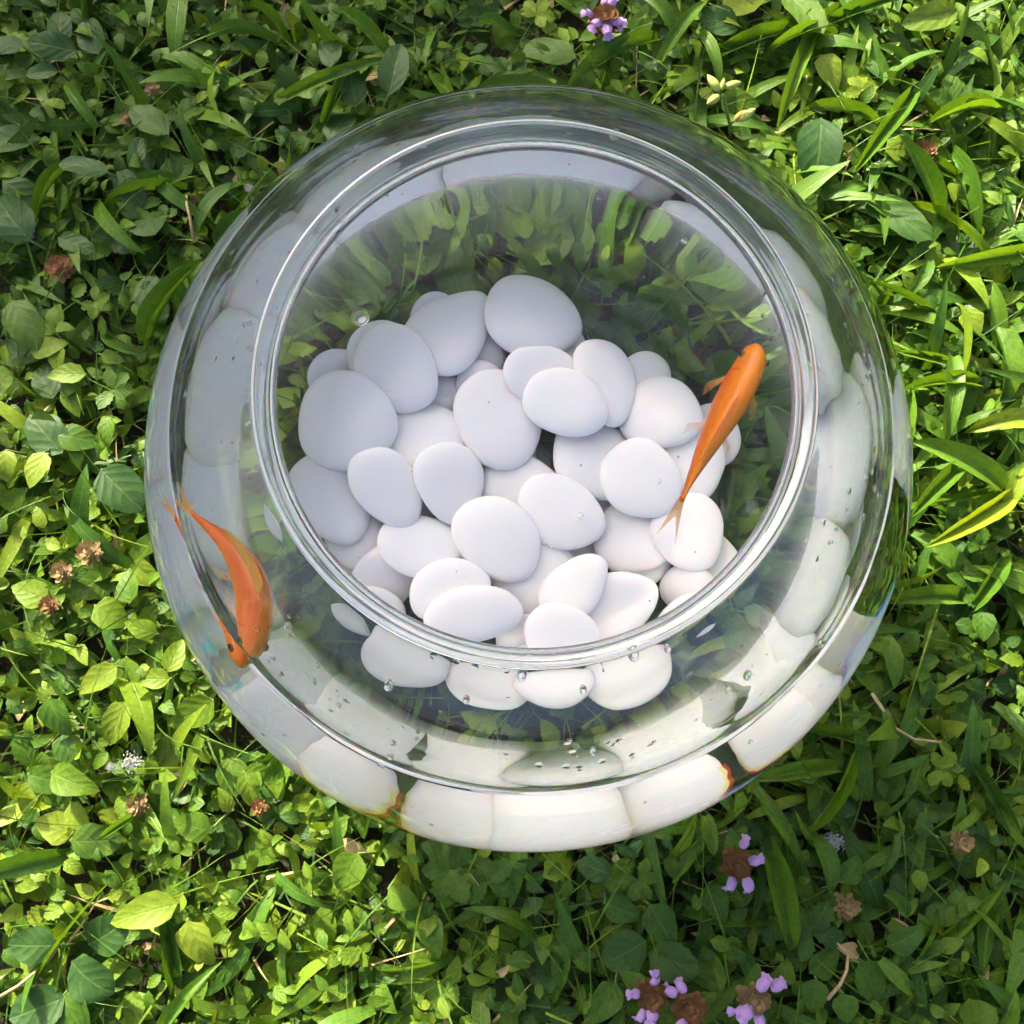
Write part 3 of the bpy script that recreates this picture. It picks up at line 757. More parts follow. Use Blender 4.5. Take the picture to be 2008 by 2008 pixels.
BROAD = [
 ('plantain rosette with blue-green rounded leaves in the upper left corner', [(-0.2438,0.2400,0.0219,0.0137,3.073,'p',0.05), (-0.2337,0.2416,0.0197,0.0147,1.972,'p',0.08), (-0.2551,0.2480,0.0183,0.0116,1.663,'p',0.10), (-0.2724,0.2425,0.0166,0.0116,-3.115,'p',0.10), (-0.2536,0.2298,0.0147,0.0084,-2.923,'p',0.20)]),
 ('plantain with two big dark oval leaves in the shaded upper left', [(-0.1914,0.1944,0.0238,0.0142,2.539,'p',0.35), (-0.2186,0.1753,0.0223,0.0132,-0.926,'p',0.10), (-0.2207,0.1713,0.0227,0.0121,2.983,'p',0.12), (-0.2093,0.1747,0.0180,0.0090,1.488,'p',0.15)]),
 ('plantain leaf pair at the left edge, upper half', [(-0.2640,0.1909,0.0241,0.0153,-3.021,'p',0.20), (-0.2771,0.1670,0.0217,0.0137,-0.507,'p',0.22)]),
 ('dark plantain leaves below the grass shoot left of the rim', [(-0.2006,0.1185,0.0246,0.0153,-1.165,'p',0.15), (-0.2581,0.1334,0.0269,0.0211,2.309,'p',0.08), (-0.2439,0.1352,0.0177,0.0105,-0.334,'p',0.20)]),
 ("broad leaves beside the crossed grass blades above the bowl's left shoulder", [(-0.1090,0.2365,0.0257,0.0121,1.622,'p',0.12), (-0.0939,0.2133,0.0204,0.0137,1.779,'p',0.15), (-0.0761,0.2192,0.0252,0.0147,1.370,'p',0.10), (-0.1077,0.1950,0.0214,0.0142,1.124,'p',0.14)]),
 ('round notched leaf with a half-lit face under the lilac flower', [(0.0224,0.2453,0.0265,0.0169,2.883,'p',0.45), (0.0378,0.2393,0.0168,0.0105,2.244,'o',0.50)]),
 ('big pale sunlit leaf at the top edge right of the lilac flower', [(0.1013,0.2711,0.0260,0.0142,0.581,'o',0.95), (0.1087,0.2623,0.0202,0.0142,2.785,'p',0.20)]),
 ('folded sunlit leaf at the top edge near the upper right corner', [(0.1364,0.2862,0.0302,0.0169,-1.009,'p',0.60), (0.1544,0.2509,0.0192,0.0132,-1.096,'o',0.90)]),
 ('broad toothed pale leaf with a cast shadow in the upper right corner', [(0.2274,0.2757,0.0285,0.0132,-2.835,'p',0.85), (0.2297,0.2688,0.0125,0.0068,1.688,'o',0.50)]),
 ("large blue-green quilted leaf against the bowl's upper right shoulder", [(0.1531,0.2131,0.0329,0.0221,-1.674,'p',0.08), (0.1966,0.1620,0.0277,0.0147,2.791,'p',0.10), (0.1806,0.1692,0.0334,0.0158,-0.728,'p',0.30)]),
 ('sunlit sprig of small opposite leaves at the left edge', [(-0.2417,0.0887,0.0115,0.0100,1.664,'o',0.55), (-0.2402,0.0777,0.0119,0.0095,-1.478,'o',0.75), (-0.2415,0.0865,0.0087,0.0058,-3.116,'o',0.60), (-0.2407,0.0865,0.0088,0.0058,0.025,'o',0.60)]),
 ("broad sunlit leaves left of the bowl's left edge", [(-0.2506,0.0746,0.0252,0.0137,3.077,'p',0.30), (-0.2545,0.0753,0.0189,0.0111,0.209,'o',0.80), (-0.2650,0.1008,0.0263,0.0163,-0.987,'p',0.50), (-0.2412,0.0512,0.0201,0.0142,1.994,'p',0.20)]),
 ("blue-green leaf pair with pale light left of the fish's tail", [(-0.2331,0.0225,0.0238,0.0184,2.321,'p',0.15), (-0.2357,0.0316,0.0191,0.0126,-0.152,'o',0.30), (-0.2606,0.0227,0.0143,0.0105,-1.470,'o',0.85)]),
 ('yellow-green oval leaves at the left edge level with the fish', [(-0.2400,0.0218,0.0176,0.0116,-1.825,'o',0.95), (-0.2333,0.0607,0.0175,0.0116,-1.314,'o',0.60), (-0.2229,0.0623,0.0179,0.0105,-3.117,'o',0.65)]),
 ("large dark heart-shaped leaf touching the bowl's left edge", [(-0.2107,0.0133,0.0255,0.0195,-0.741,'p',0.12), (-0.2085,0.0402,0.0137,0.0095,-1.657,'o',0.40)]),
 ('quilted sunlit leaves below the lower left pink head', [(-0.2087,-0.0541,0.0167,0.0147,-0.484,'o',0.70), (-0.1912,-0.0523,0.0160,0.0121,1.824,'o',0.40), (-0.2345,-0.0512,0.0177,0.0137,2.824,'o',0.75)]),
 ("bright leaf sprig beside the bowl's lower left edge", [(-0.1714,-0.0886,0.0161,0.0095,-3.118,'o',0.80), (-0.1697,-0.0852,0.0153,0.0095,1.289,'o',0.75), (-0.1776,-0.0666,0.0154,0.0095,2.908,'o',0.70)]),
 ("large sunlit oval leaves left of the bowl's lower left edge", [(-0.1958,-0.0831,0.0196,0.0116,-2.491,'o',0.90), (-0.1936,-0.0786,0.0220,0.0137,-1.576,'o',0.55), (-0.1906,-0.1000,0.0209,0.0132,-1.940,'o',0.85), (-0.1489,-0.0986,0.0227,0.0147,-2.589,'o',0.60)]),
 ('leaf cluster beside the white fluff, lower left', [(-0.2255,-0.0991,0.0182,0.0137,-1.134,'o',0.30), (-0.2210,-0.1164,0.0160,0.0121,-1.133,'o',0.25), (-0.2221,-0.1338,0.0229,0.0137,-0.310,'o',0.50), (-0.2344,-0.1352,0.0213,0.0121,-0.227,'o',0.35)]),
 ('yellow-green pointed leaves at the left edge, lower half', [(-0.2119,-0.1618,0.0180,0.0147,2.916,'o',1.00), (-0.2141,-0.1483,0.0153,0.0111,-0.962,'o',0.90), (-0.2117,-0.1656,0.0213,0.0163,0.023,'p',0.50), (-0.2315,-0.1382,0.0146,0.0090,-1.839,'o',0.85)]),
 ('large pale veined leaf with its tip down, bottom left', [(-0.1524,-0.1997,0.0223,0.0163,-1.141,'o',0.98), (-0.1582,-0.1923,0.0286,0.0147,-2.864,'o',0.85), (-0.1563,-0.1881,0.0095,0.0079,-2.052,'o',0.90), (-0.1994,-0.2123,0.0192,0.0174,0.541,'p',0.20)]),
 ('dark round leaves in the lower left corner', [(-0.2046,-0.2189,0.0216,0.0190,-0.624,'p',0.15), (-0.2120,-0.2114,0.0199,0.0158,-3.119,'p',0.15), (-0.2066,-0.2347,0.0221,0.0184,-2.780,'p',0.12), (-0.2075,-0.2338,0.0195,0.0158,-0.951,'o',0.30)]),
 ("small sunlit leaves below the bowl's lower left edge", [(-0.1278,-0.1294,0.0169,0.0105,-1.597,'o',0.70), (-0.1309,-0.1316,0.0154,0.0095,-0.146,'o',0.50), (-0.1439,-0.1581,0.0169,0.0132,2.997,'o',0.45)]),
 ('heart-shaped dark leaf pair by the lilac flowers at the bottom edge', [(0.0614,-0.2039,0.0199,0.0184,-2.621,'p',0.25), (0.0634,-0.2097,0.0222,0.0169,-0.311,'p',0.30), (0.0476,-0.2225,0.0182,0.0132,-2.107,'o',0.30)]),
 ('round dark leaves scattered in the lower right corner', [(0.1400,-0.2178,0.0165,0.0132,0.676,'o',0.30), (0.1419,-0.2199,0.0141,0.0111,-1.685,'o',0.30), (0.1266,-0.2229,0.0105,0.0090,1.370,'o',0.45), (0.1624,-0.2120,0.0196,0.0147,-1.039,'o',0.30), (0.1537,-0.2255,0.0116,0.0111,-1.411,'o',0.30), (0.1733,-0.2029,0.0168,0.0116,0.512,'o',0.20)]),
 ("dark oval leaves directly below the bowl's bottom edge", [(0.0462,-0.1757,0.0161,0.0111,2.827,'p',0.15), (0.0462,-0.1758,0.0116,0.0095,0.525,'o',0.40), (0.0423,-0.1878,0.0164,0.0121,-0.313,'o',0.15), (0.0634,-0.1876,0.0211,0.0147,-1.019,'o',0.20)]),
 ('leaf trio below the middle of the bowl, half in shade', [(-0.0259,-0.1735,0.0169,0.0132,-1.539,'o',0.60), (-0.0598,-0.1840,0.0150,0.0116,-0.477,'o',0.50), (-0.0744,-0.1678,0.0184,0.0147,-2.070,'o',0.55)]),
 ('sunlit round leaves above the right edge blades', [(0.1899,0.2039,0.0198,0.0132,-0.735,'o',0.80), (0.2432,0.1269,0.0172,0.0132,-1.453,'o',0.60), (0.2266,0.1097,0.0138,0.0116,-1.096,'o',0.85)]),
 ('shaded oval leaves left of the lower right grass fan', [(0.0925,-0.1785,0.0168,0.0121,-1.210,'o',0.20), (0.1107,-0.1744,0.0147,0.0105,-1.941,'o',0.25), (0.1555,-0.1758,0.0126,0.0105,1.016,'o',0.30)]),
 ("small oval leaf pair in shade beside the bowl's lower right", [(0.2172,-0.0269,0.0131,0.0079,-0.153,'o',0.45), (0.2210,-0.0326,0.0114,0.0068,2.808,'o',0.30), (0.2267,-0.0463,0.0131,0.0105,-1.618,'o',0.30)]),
]
FINGERED = [
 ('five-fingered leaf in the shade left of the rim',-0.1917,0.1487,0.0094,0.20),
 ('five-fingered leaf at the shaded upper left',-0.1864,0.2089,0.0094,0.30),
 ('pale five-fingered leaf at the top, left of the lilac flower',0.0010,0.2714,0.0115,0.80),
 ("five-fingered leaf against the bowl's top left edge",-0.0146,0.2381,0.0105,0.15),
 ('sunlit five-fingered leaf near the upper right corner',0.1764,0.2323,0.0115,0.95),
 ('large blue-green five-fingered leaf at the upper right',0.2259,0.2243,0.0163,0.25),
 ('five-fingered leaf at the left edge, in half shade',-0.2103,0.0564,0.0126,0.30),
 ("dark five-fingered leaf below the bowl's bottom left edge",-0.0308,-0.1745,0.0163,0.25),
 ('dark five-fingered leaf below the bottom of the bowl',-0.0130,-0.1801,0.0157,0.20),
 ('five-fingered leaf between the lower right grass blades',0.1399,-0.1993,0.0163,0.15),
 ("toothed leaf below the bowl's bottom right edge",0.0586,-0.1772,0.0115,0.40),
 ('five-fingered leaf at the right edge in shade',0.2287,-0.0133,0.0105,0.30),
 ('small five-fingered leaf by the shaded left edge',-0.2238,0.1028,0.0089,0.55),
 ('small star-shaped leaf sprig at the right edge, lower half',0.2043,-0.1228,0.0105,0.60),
]
CLOVER = [
 ('small three-lobed clover leaf in the lower left lawn',-0.1578,-0.1693,0.0067,0.50),
 ('small clover leaf just above the first one, lower left',-0.1650,-0.1622,0.0062,0.55),
 ('clover leaf near the right edge, lower right',0.2254,-0.1077,0.0078,0.25),
]
FLOWERS = [
 ('lilac flower head with brown centre at the top edge above the bowl',0.0369,0.2595,0.0107,[(-0.0102,0.0031),(-0.0051,-0.0051),(0.0013,-0.0066),(-0.0005,0.0092),(0.0031,0.0087),(0.0056,-0.0031),(0.0087,-0.0020)]),
 ("single lilac-tipped flower head below the bowl's bottom right edge",0.1025,-0.1670,0.0087,[(0.0036,0.0107),(0.0087,0.0031),(-0.0041,-0.0082),(0.0046,-0.0082)]),
 ('lilac flower head with a ring of petals at the bottom edge, leftmost of three',0.0630,-0.2256,0.0092,[(-0.0092,0.0020),(0.0005,0.0097),(-0.0056,-0.0076),(0.0005,-0.0082)]),
 ('brown-centred lilac flower head, middle of three at the bottom edge',0.0805,-0.2304,0.0092,[(-0.0087,0.0082),(-0.0036,0.0102),(-0.0051,-0.0071)]),
 ('lilac flower head with greenish centre, rightmost of three at the bottom edge',0.1096,-0.2259,0.0087,[(0.0031,0.0082),(0.0107,0.0066),(-0.0051,-0.0051),(-0.0087,-0.0046),(0.0015,-0.0092)]),
]
SEEDS = [
 ('brown dried flower head near the upper right corner',0.2076,0.1947,0.0093,0.60),
 ('pale pink withered head at the left edge, middle height',-0.2148,-0.0276,0.0078,0.80),
 ('pinkish green withered head just below the first, left edge',-0.2274,-0.0378,0.0067,0.90),
 ("small pink withered head left of the fish's head",-0.2323,-0.0540,0.0062,0.70),
 ('brown withered head in the shaded upper left lawn',-0.2030,0.2217,0.0052,0.50),
 ('second brown withered head in the upper left shade',-0.2151,0.2047,0.0052,0.60),
 ('spiky brown head at the left edge above the sunlit leaves',-0.2429,0.1201,0.0088,0.40),
 ('brown withered head in the lower left lawn',-0.1814,-0.1481,0.0067,0.30),
 ('greenish brown head in the lower right shade',0.1563,-0.1863,0.0078,0.50),
 ("small brown head under the bowl's lower left edge",-0.1230,-0.1479,0.0052,0.40),
 ('small brown head at the right edge, lower right',0.2122,-0.1563,0.0073,0.50),
]
FLUFF = [
 ("bit of white fluff touching the bowl's upper left edge",-0.1479,0.1666,0.0052),
 ("tiny white fluff in the upper left corner's leaves",-0.2744,0.2445,0.0023),
 ("white fluff ball in the left edge's shade",-0.2591,0.1370,0.0031),
 ('grey-white fluff on a leaf in the lower left lawn',-0.1852,-0.1287,0.0088),
 ('small white fluff beside the grey one, lower left',-0.1952,-0.1309,0.0042),
 ('white frothy fluff right of the lower grass blades',0.1510,-0.1575,0.0088),
]
BUD_STEM = [(0.1096,0.2122,0.0120),(0.1047,0.2079,0.0340),(0.1003,0.2102,0.0460),(0.0968,0.2127,0.0550)]
BUDS = [((0.0952,0.2144,0.0550),(0.0887,0.2219,0.0570),0),((0.0961,0.2144,0.0560),(0.0968,0.2197,0.0580),0),((0.0974,0.2165,0.0550),(0.1057,0.2185,0.0570),0),((0.0956,0.2133,0.0530),(0.0887,0.2072,0.0550),0),((0.1048,0.2046,0.0440),(0.1105,0.2095,0.0460),1),((0.1076,0.2041,0.0450),(0.1152,0.2100,0.0470),0)]
FISH_RIGHT = [(0.0886,0.0466,0.1360),(0.0858,0.0380,0.1360),(0.0810,0.0283,0.1360),(0.0754,0.0176,0.1360),(0.0698,0.0070,0.1360),(0.0651,-0.0025,0.1360),(0.0614,-0.0105,0.1360),(0.0592,-0.0161,0.1360)]
FISH_LEFT = [(-0.0922,-0.0806,0.1932),(-0.0908,-0.0739,0.1932),(-0.0903,-0.0660,0.1932),(-0.0917,-0.0571,0.1932),(-0.0957,-0.0486,0.1932),(-0.1019,-0.0411,0.1932),(-0.1086,-0.0358,0.1932),(-0.1141,-0.0319,0.1932)]
DROPS = [((0.0241,0.0860,0.2397),0.0021,1.60,"flat water drop on the shoulder above the rim's top"),((0.0843,0.0098,0.2427),0.0021,1.50,"water drop beside the rim's right side holding an orange glint"),((0.0298,-0.0765,0.2445),0.0025,2.00,"long water drop on the shoulder below the rim's bottom right"),((0.0669,-0.0822,0.2259),0.0019,1.40,'round water drop on the shoulder, lower right of the rim'),((0.0611,-0.0868,0.2258),0.0016,2.20,'slanting water streak left of the round drop, lower right shoulder'),((0.0402,-0.0753,0.2424),0.0014,1.50,'small drop right of the long one below the rim'),((0.0162,-0.0877,0.2397),0.0014,1.80,"small drop on the shoulder below the rim's bottom, right of centre"),((-0.0017,-0.0833,0.2437),0.0021,2.20,"drip on the shoulder right below the rim's bottom"),((-0.0177,-0.0913,0.2370),0.0014,1.80,'small drop on the lower shoulder, left of centre'),((-0.0407,-0.0876,0.2342),0.0019,1.80,'curled drip on the shoulder below the leftmost lower pebble'),((-0.0634,-0.0826,0.2277),0.0012,1.30,'tiny drop left of the lower pebbles on the shoulder'),((-0.0724,-0.0709,0.2302),0.0014,1.30,"tiny drop beside the left goldfish's head"),((-0.0573,-0.0944,0.2214),0.0012,1.80,'small streak of water on the lower left shoulder'),((-0.0416,-0.1097,0.2138),0.0014,1.60,'dark drop on the shoulder near the lower left waterline'),((0.0205,-0.1060,0.2240),0.0014,2.20,'drop on the shoulder near the waterline at the bottom'),((0.0734,-0.1033,0.2011),0.0012,2.00,'drop near the waterline, bottom right'),((0.0433,0.0440,0.2552),0.0011,1.40,'tiny drop on the upper right shoulder'),((-0.0854,-0.0116,0.2419),0.0011,1.30,'tiny drop on the left shoulder')]
BUBBLES = [((-0.0602,0.0379,0.1985),0.0033,'largest air bubble floating at the water surface, upper left inside the rim'),((0.0334,0.0574,0.0410),0.0011,"air bubble on the upright pebble at the pile's upper right"),((-0.0509,0.0059,0.0430),0.0012,'air bubble on the slim tilted pebble, left part of the pile'),((0.0250,-0.0115,0.0440),0.0017,'air bubble on a round pebble in the middle of the pile'),((-0.0265,-0.0172,0.0410),0.0012,"air bubble between two pebbles, left of the pile's middle"),((0.0113,-0.0249,0.0410),0.0009,"tiny air bubble low on the pile's middle pebble"),((0.0603,0.0050,0.0420),0.0010,"tiny air bubble below the right goldfish's tail stalk"),((-0.0627,0.0416,0.0440),0.0010,'tiny air bubble where two pebbles meet, upper left of the pile'),((-0.0596,-0.0019,0.0410),0.0009,'tiny dark-edged air bubble low on the slim tilted pebble')]
DRY = [
 ("pale dry stem curling right of the bowl's lower right edge",[(0.1721,-0.0873,0.0300),(0.1772,-0.0965,0.0330),(0.1810,-0.1038,0.0360),(0.1920,-0.1088,0.0300),(0.2036,-0.1097,0.0330)]),
 ('bent dry stem by the round leaves in the lower right corner',[(0.1460,-0.2275,0.0340),(0.1509,-0.2203,0.0370),(0.1533,-0.2130,0.0400),(0.1559,-0.2074,0.0340),(0.1502,-0.2022,0.0370)]),
 ('dry grass stem slanting out of the lower left corner',[(-0.2385,-0.2362,0.0300),(-0.2291,-0.2305,0.0330),(-0.2210,-0.2237,0.0360),(-0.2174,-0.2198,0.0300),(-0.2127,-0.2138,0.0330)]),
 ("short dry stem beside the bowl's upper left edge",[(-0.1756,0.1383,0.0300),(-0.1775,0.1492,0.0330),(-0.1787,0.1551,0.0360),(-0.1810,0.1624,0.0300)]),
]

rng = random.Random(11)
NP = np.random.default_rng(7)
ST = np.array([1.0, 1.0, 1.0])

def in_view(x, y): return -0.30 < x < 0.30 and -0.29 < y < 0.31
def grassiness(x, y):
    """0 = broad leaves, 1 = grass: the right side is grassier"""
    g = 0.18 + 0.62 / (1 + math.exp(-(x - 0.12) / 0.05))
    if y > 0.12: g += 0.12
    return min(0.9, g)

# tones carry sun and shade: yellow-green lower left, deeper green upper left and lower right
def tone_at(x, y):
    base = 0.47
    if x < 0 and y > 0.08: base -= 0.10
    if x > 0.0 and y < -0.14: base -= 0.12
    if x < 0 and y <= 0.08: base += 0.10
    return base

# ---- plants that can be told apart
hero_pts = []
HERO_Z = 0.0
for i, (label, bl) in enumerate(SHOOTS):
    bx, by = bl[0][0], bl[0][1]
    root = empty("grass_shoot", (bx, by, 0.0)); P0 = Vector((bx, by, 0))
    tag(root, label, "grass", "broad-bladed grass shoots in the lawn")
    for j, (x0, y0, x1, y1, w) in enumerate(bl):
        L = math.hypot(x1 - x0, y1 - y0); az = math.atan2(y1 - y0, x1 - x0)
        s = (i * 3 + j) % 6
        v = T['b', s][0]
        yl = v[:, 1].max()
        sc = (w / 1.0, L / yl, min(0.045, L / yl))
        fr = rot(az, rng.uniform(-.05, .10), rng.uniform(-.35, .35))
        z0 = 0.024 + rng.uniform(0, 0.010)
        for _ in range(30):
            Pw = (v * sc) @ fr.T + np.array((x0, y0, z0))
            r, lim = clear_of_bowl(Pw, 0.001)
            if not ((Pw[:, 2] > lim) & (Pw[:, 2] < EQ)).any(): break
            z0 -= 0.002
            if z0 < 0.006:
                z0 = 0.01; x0 += 0.002 * math.cos(math.atan2(y0, x0)); y0 += 0.002 * math.sin(math.atan2(y0, x0))
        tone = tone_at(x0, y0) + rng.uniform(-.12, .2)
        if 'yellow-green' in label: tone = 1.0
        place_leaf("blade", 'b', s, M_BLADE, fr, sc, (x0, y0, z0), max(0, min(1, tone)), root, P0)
        hero_pts.append((x0, y0)); 
    tube("stem", [(bx, by, 0.0), (bx + .002, by + .001, 0.012), (bx, by, 0.024)], 0.0016, 0.0012, M_STEM, root, origin=P0)

for i, (label, lv) in enumerate(BROAD):
    cx = sum(l[0] for l in lv) / len(lv); cy_ = sum(l[1] for l in lv) / len(lv)
    root = empty("broad_leaved_plant", (cx, cy_, 0.0)); P0 = Vector((cx, cy_, 0))
    tag(root, label, "plant", "broad-leaved plants in the lawn")
    for j, (x, y, L, w, az, k, tone) in enumerate(lv):
        s = (i + 2 * j) % 6
        v = T[k, s][0]
        wl_ = np.abs(v[:, 0]).max() * 2; ll = v[:, 1].max()
        w *= 1.12; L *= 1.12
        sc = (w / wl_, L / ll, 0.5 * (w / wl_ + L / ll))
        fr = rot(az, rng.uniform(-.12, .22), rng.uniform(-.3, .3))
        z0 = 0.027 + 0.010 * rng.random()
        for _ in range(40):
            Pw = (v * sc) @ fr.T + np.array((x, y, z0))
            r, lim = clear_of_bowl(Pw, 0.001)
            if not ((Pw[:, 2] > lim) & (Pw[:, 2] < EQ)).any(): break
            z0 -= 0.0015
            if z0 < 0.005:
                z0 = 0.008; a = math.atan2(y, x); x += 0.003 * math.cos(a); y += 0.003 * math.sin(a)
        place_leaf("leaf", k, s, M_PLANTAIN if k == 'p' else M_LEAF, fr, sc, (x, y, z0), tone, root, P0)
        tube("stalk", [(x - .5 * (x - cx), y - .5 * (y - cy_), 0.002), (x - .2 * (x - cx), y - .2 * (y - cy_), z0 * .7), (x, y, z0)], 0.0008, 0.0006, M_STEM, root, 5, P0)
        hero_pts.append((x + .5 * L * math.cos(az), y + .5 * L * math.sin(az)))

def radial_leaf(name, label, cat, group, x, y, z, rad, n, kind, tone, mat, spread):
    root = empty(name, (x, y, 0.0)); P0 = Vector((x, y, 0))
    tag(root, label, cat, group)
    a0 = rng.uniform(0, 6.28)
    for k in range(n):
        az = a0 + spread * k / n + rng.uniform(-.12, .12)
        s = (k + n) % 6
        L = rad * rng.uniform(.85, 1.12)
        fr = rot(az, rng.uniform(-.1, .25), rng.uniform(-.2, .2))
        zz = z
        for _ in range(20):
            Pw = (T[kind, s][0] * L) @ fr.T + np.array((x, y, zz))
            r, lim = clear_of_bowl(Pw, 0.001)
            if not ((Pw[:, 2] > lim) & (Pw[:, 2] < EQ)).any(): break
            zz -= 0.002
        place_leaf("leaflet", kind, s, mat, fr, (L, L, L), (x, y, max(.006, zz)), max(0, min(1, tone + rng.uniform(-.08, .08))), root, P0)
    tube("stalk", [(x + .004, y - .004, 0.001), (x + .002, y - .001, z * .6), (x, y, z)], 0.0007, 0.0006, M_STEM, root, 5, P0)
    hero_pts.append((x, y))
for (label, x, y, rad, tone) in FINGERED:
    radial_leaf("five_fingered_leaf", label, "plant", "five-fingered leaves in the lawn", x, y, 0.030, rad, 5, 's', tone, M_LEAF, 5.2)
for (label, x, y, rad, tone) in CLOVER:
    radial_leaf("clover", label, "clover", "clover leaves in the lawn", x, y, 0.036, rad, 3, 'c', tone, M_LEAF, 6.283)

# ---- flower heads
def bract_head(name, r, h, n, mat, parent, loc, seed):
    rr = random.Random(seed)
    v, f = [], []
    for k in range(n):
        lvl = k / n
        a = k * 2.39996 + rr.uniform(-.2, .2)
        rad = r * (1 - 0.65 * lvl ** 1.5); z = h * lvl
        up = 0.25 + 1.0 * lvl + rr.uniform(-.15, .15)
        L = r * rr.uniform(.42, .60); w = L * .42
        c = Vector((rad * .62 * math.cos(a), rad * .62 * math.sin(a), z))
        d = Vector((math.cos(a) * math.cos(up), math.sin(a) * math.cos(up), math.sin(up)))
        s = Vector((-math.sin(a), math.cos(a), 0)); nn = d.cross(s)
        i0 = len(v)
        for t, ww, hh in ((0, .6, 0), (.45, 1, .28), (.8, .75, .2), (1.0, .12, 0)):
            p = c + d * (L * t)
            v += [p - s * (w * ww), p - nn * (w * hh * 1.4), p + s * (w * ww)]
        for q in range(3):
            b = i0 + 3 * q
            f += [(b, b + 1, b + 4, b + 3), (b + 1, b + 2, b + 5, b + 4)]
    i0 = len(v)
    for k in range(8):
        v.append(Vector((r * .5 * math.cos(k * math.pi / 4), r * .5 * math.sin(k * math.pi / 4), -h * .1)))
    for k in range(8):
        v.append(Vector((r * .3 * math.cos(k * math.pi / 4), r * .3 * math.sin(k * math.pi / 4), h * .95)))
    for k in range(8):
        k2 = (k + 1) % 8
        f.append((i0 + k, i0 + k2, i0 + 8 + k2, i0 + 8 + k))
    f.append(tuple(i0 + 8 + k for k in range(8)))
    o = link(name, pymesh(name, v, f), mat, parent)
    o.location = loc
    return o

def petal_mesh(seed):
    """two-lipped hooded petal: a domed hood and a lobed lower lip, opening along +x"""
    rr = random.Random(seed)
    v, f = [], []
    n, mm = 7, 6
    for j in range(mm):                 # hood
        t = j / (mm - 1)
        w = (0.30 + 0.75 * math.sin(math.pi * (0.15 + .7 * t))) * 0.42
        for k in range(n):
            u = -1 + 2 * k / (n - 1)
            v.append((t * 1.0 - .1, u * w, 0.18 + 0.42 * math.sin(math.pi * (.2 + .55 * t)) * (1 - .75 * u * u) + rr.uniform(-.02, .02)))
    for j in range(mm):                 # lower lip with a frilled edge
        t = j / (mm - 1)
        w = 0.14 + 0.34 * t
        for k in range(n):
            u = -1 + 2 * k / (n - 1)
            v.append((0.45 + t * .62 - .16 * abs(u) * t + (.07 if (k % 2 and j == mm - 1) else 0), u * w, 0.08 - .38 * t * t + .05 * math.sin(5 * u)))
    for b in (0, n * mm):
        for j in range(mm - 1):
            for k in range(n - 1):
                a = b + j * n + k
                f.append((a, a + 1, a + n + 1, a + n))
    return pymesh("petal", v, f)
PETALS = [petal_mesh(s) for s in range(3)]
for p_ in PETALS:
    p_.materials.append(M_PETAL)
    p_.polygons.foreach_set("use_smooth", [True] * len(p_.polygons))

for i, (label, x, y, rad, pets) in enumerate(FLOWERS):
    root = empty("lilac_flower", (x, y, 0)); P0 = Vector((x, y, 0))
    tag(root, label, "flower", "lilac flowers in the lawn")
    z = 0.040
    tube("stem", [(x + .004, y - .006, 0), (x + .002, y - .002, .02), (x, y, z)], .0013, .0011, M_STEM, root, 6, P0)
    bract_head("flower_head", rad * 0.86, rad * .85, 46, M_BRACT if i != 4 else M_SEED, root, (0, 0, z), 60 + i)
    for j, (dx, dy) in enumerate(pets):
        o = bpy.data.objects.new("petal", PETALS[(i + j) % 3]); COL.objects.link(o); o.parent = root
        a = math.atan2(dy, dx); d = math.hypot(dx, dy)
        o.location = (dx - .42 * .0064 * math.cos(a), dy - .42 * .0064 * math.sin(a), z + rad * .35 + rng.uniform(-.001, .003))
        o.rotation_euler = (rng.uniform(-.4, .4), rng.uniform(-.7, .1), a + rng.uniform(-.3, .3)); o.scale = (.0058 * rng.uniform(.85, 1.15),) * 3
    for j, (az, L) in enumerate(((0.6 + i, .016), (3.6 + i, .015))):
        place_leaf("leaf", 'o', j, M_LEAF, rot(az, .05, .1), (L, L, L), (x, y, z - .004), .4, root, P0)
    hero_pts.append((x, y))
for i, (label, x, y, rad, tone) in enumerate(SEEDS):
    root = empty("withered_flower", (x, y, 0)); P0 = Vector((x, y, 0))
    tag(root, label, "flower head", "withered flower heads in the lawn")
    z = 0.030
    tube("stem", [(x - .003, y + .004, 0), (x, y, z)], .0011, .0010, M_STEM, root, 6, P0)
    bract_head("flower_head", rad * .82, rad * .7, 30, M_SEED if i % 3 else M_BRACT, root, (0, 0, z), 160 + i)
    for j, (az, L) in enumerate(((1.1 + i, rad * 1.5), (4.2 + i, rad * 1.4))):
        place_leaf("leaf", 'o', j + 2, M_LEAF, rot(az, .05, .1), (L, L, L), (x, y, z - .003), tone, root, P0)
    hero_pts.append((x, y))

# ---- sprig of yellow-green buds
root = empty("bud_sprig", BUD_STEM[0]); P0 = Vector(BUD_STEM[0])
tag(root, "sprig of yellow-green pointed buds rising beside the bowl's upper right edge", "plant")
tube("stem", [(BUD_STEM[0][0], BUD_STEM[0][1], 0.0)] + BUD_STEM, .0011, .0008, M_STEM, root, 6, P0)
tube("side_stem", [BUD_STEM[1], tuple((Vector(BUD_STEM[1]) + Vector(BUDS[4][0])) / 2), BUDS[4][0], BUDS[5][0]], .0007, .0006, M_STEM, root, 6, P0)
for a, b, k in BUDS:
    A, B = Vector(a), Vector(b); d = (B - A); L = d.length * 1.05
    prof = [(0, 0), (.10, .04), (.19, .2), (.23, .42), (.19, .66), (.10, .86), (0, 1.0)]
    m = lathe("bud", [(r * L, z * L) for r, z in prof], 10)
    o = link("bud", m, M_BUD_RED if k else M_BUD, root)
    o.location = A - P0; o.rotation_mode = 'QUATERNION'; o.rotation_quaternion = d.to_track_quat('Z', 'Y')

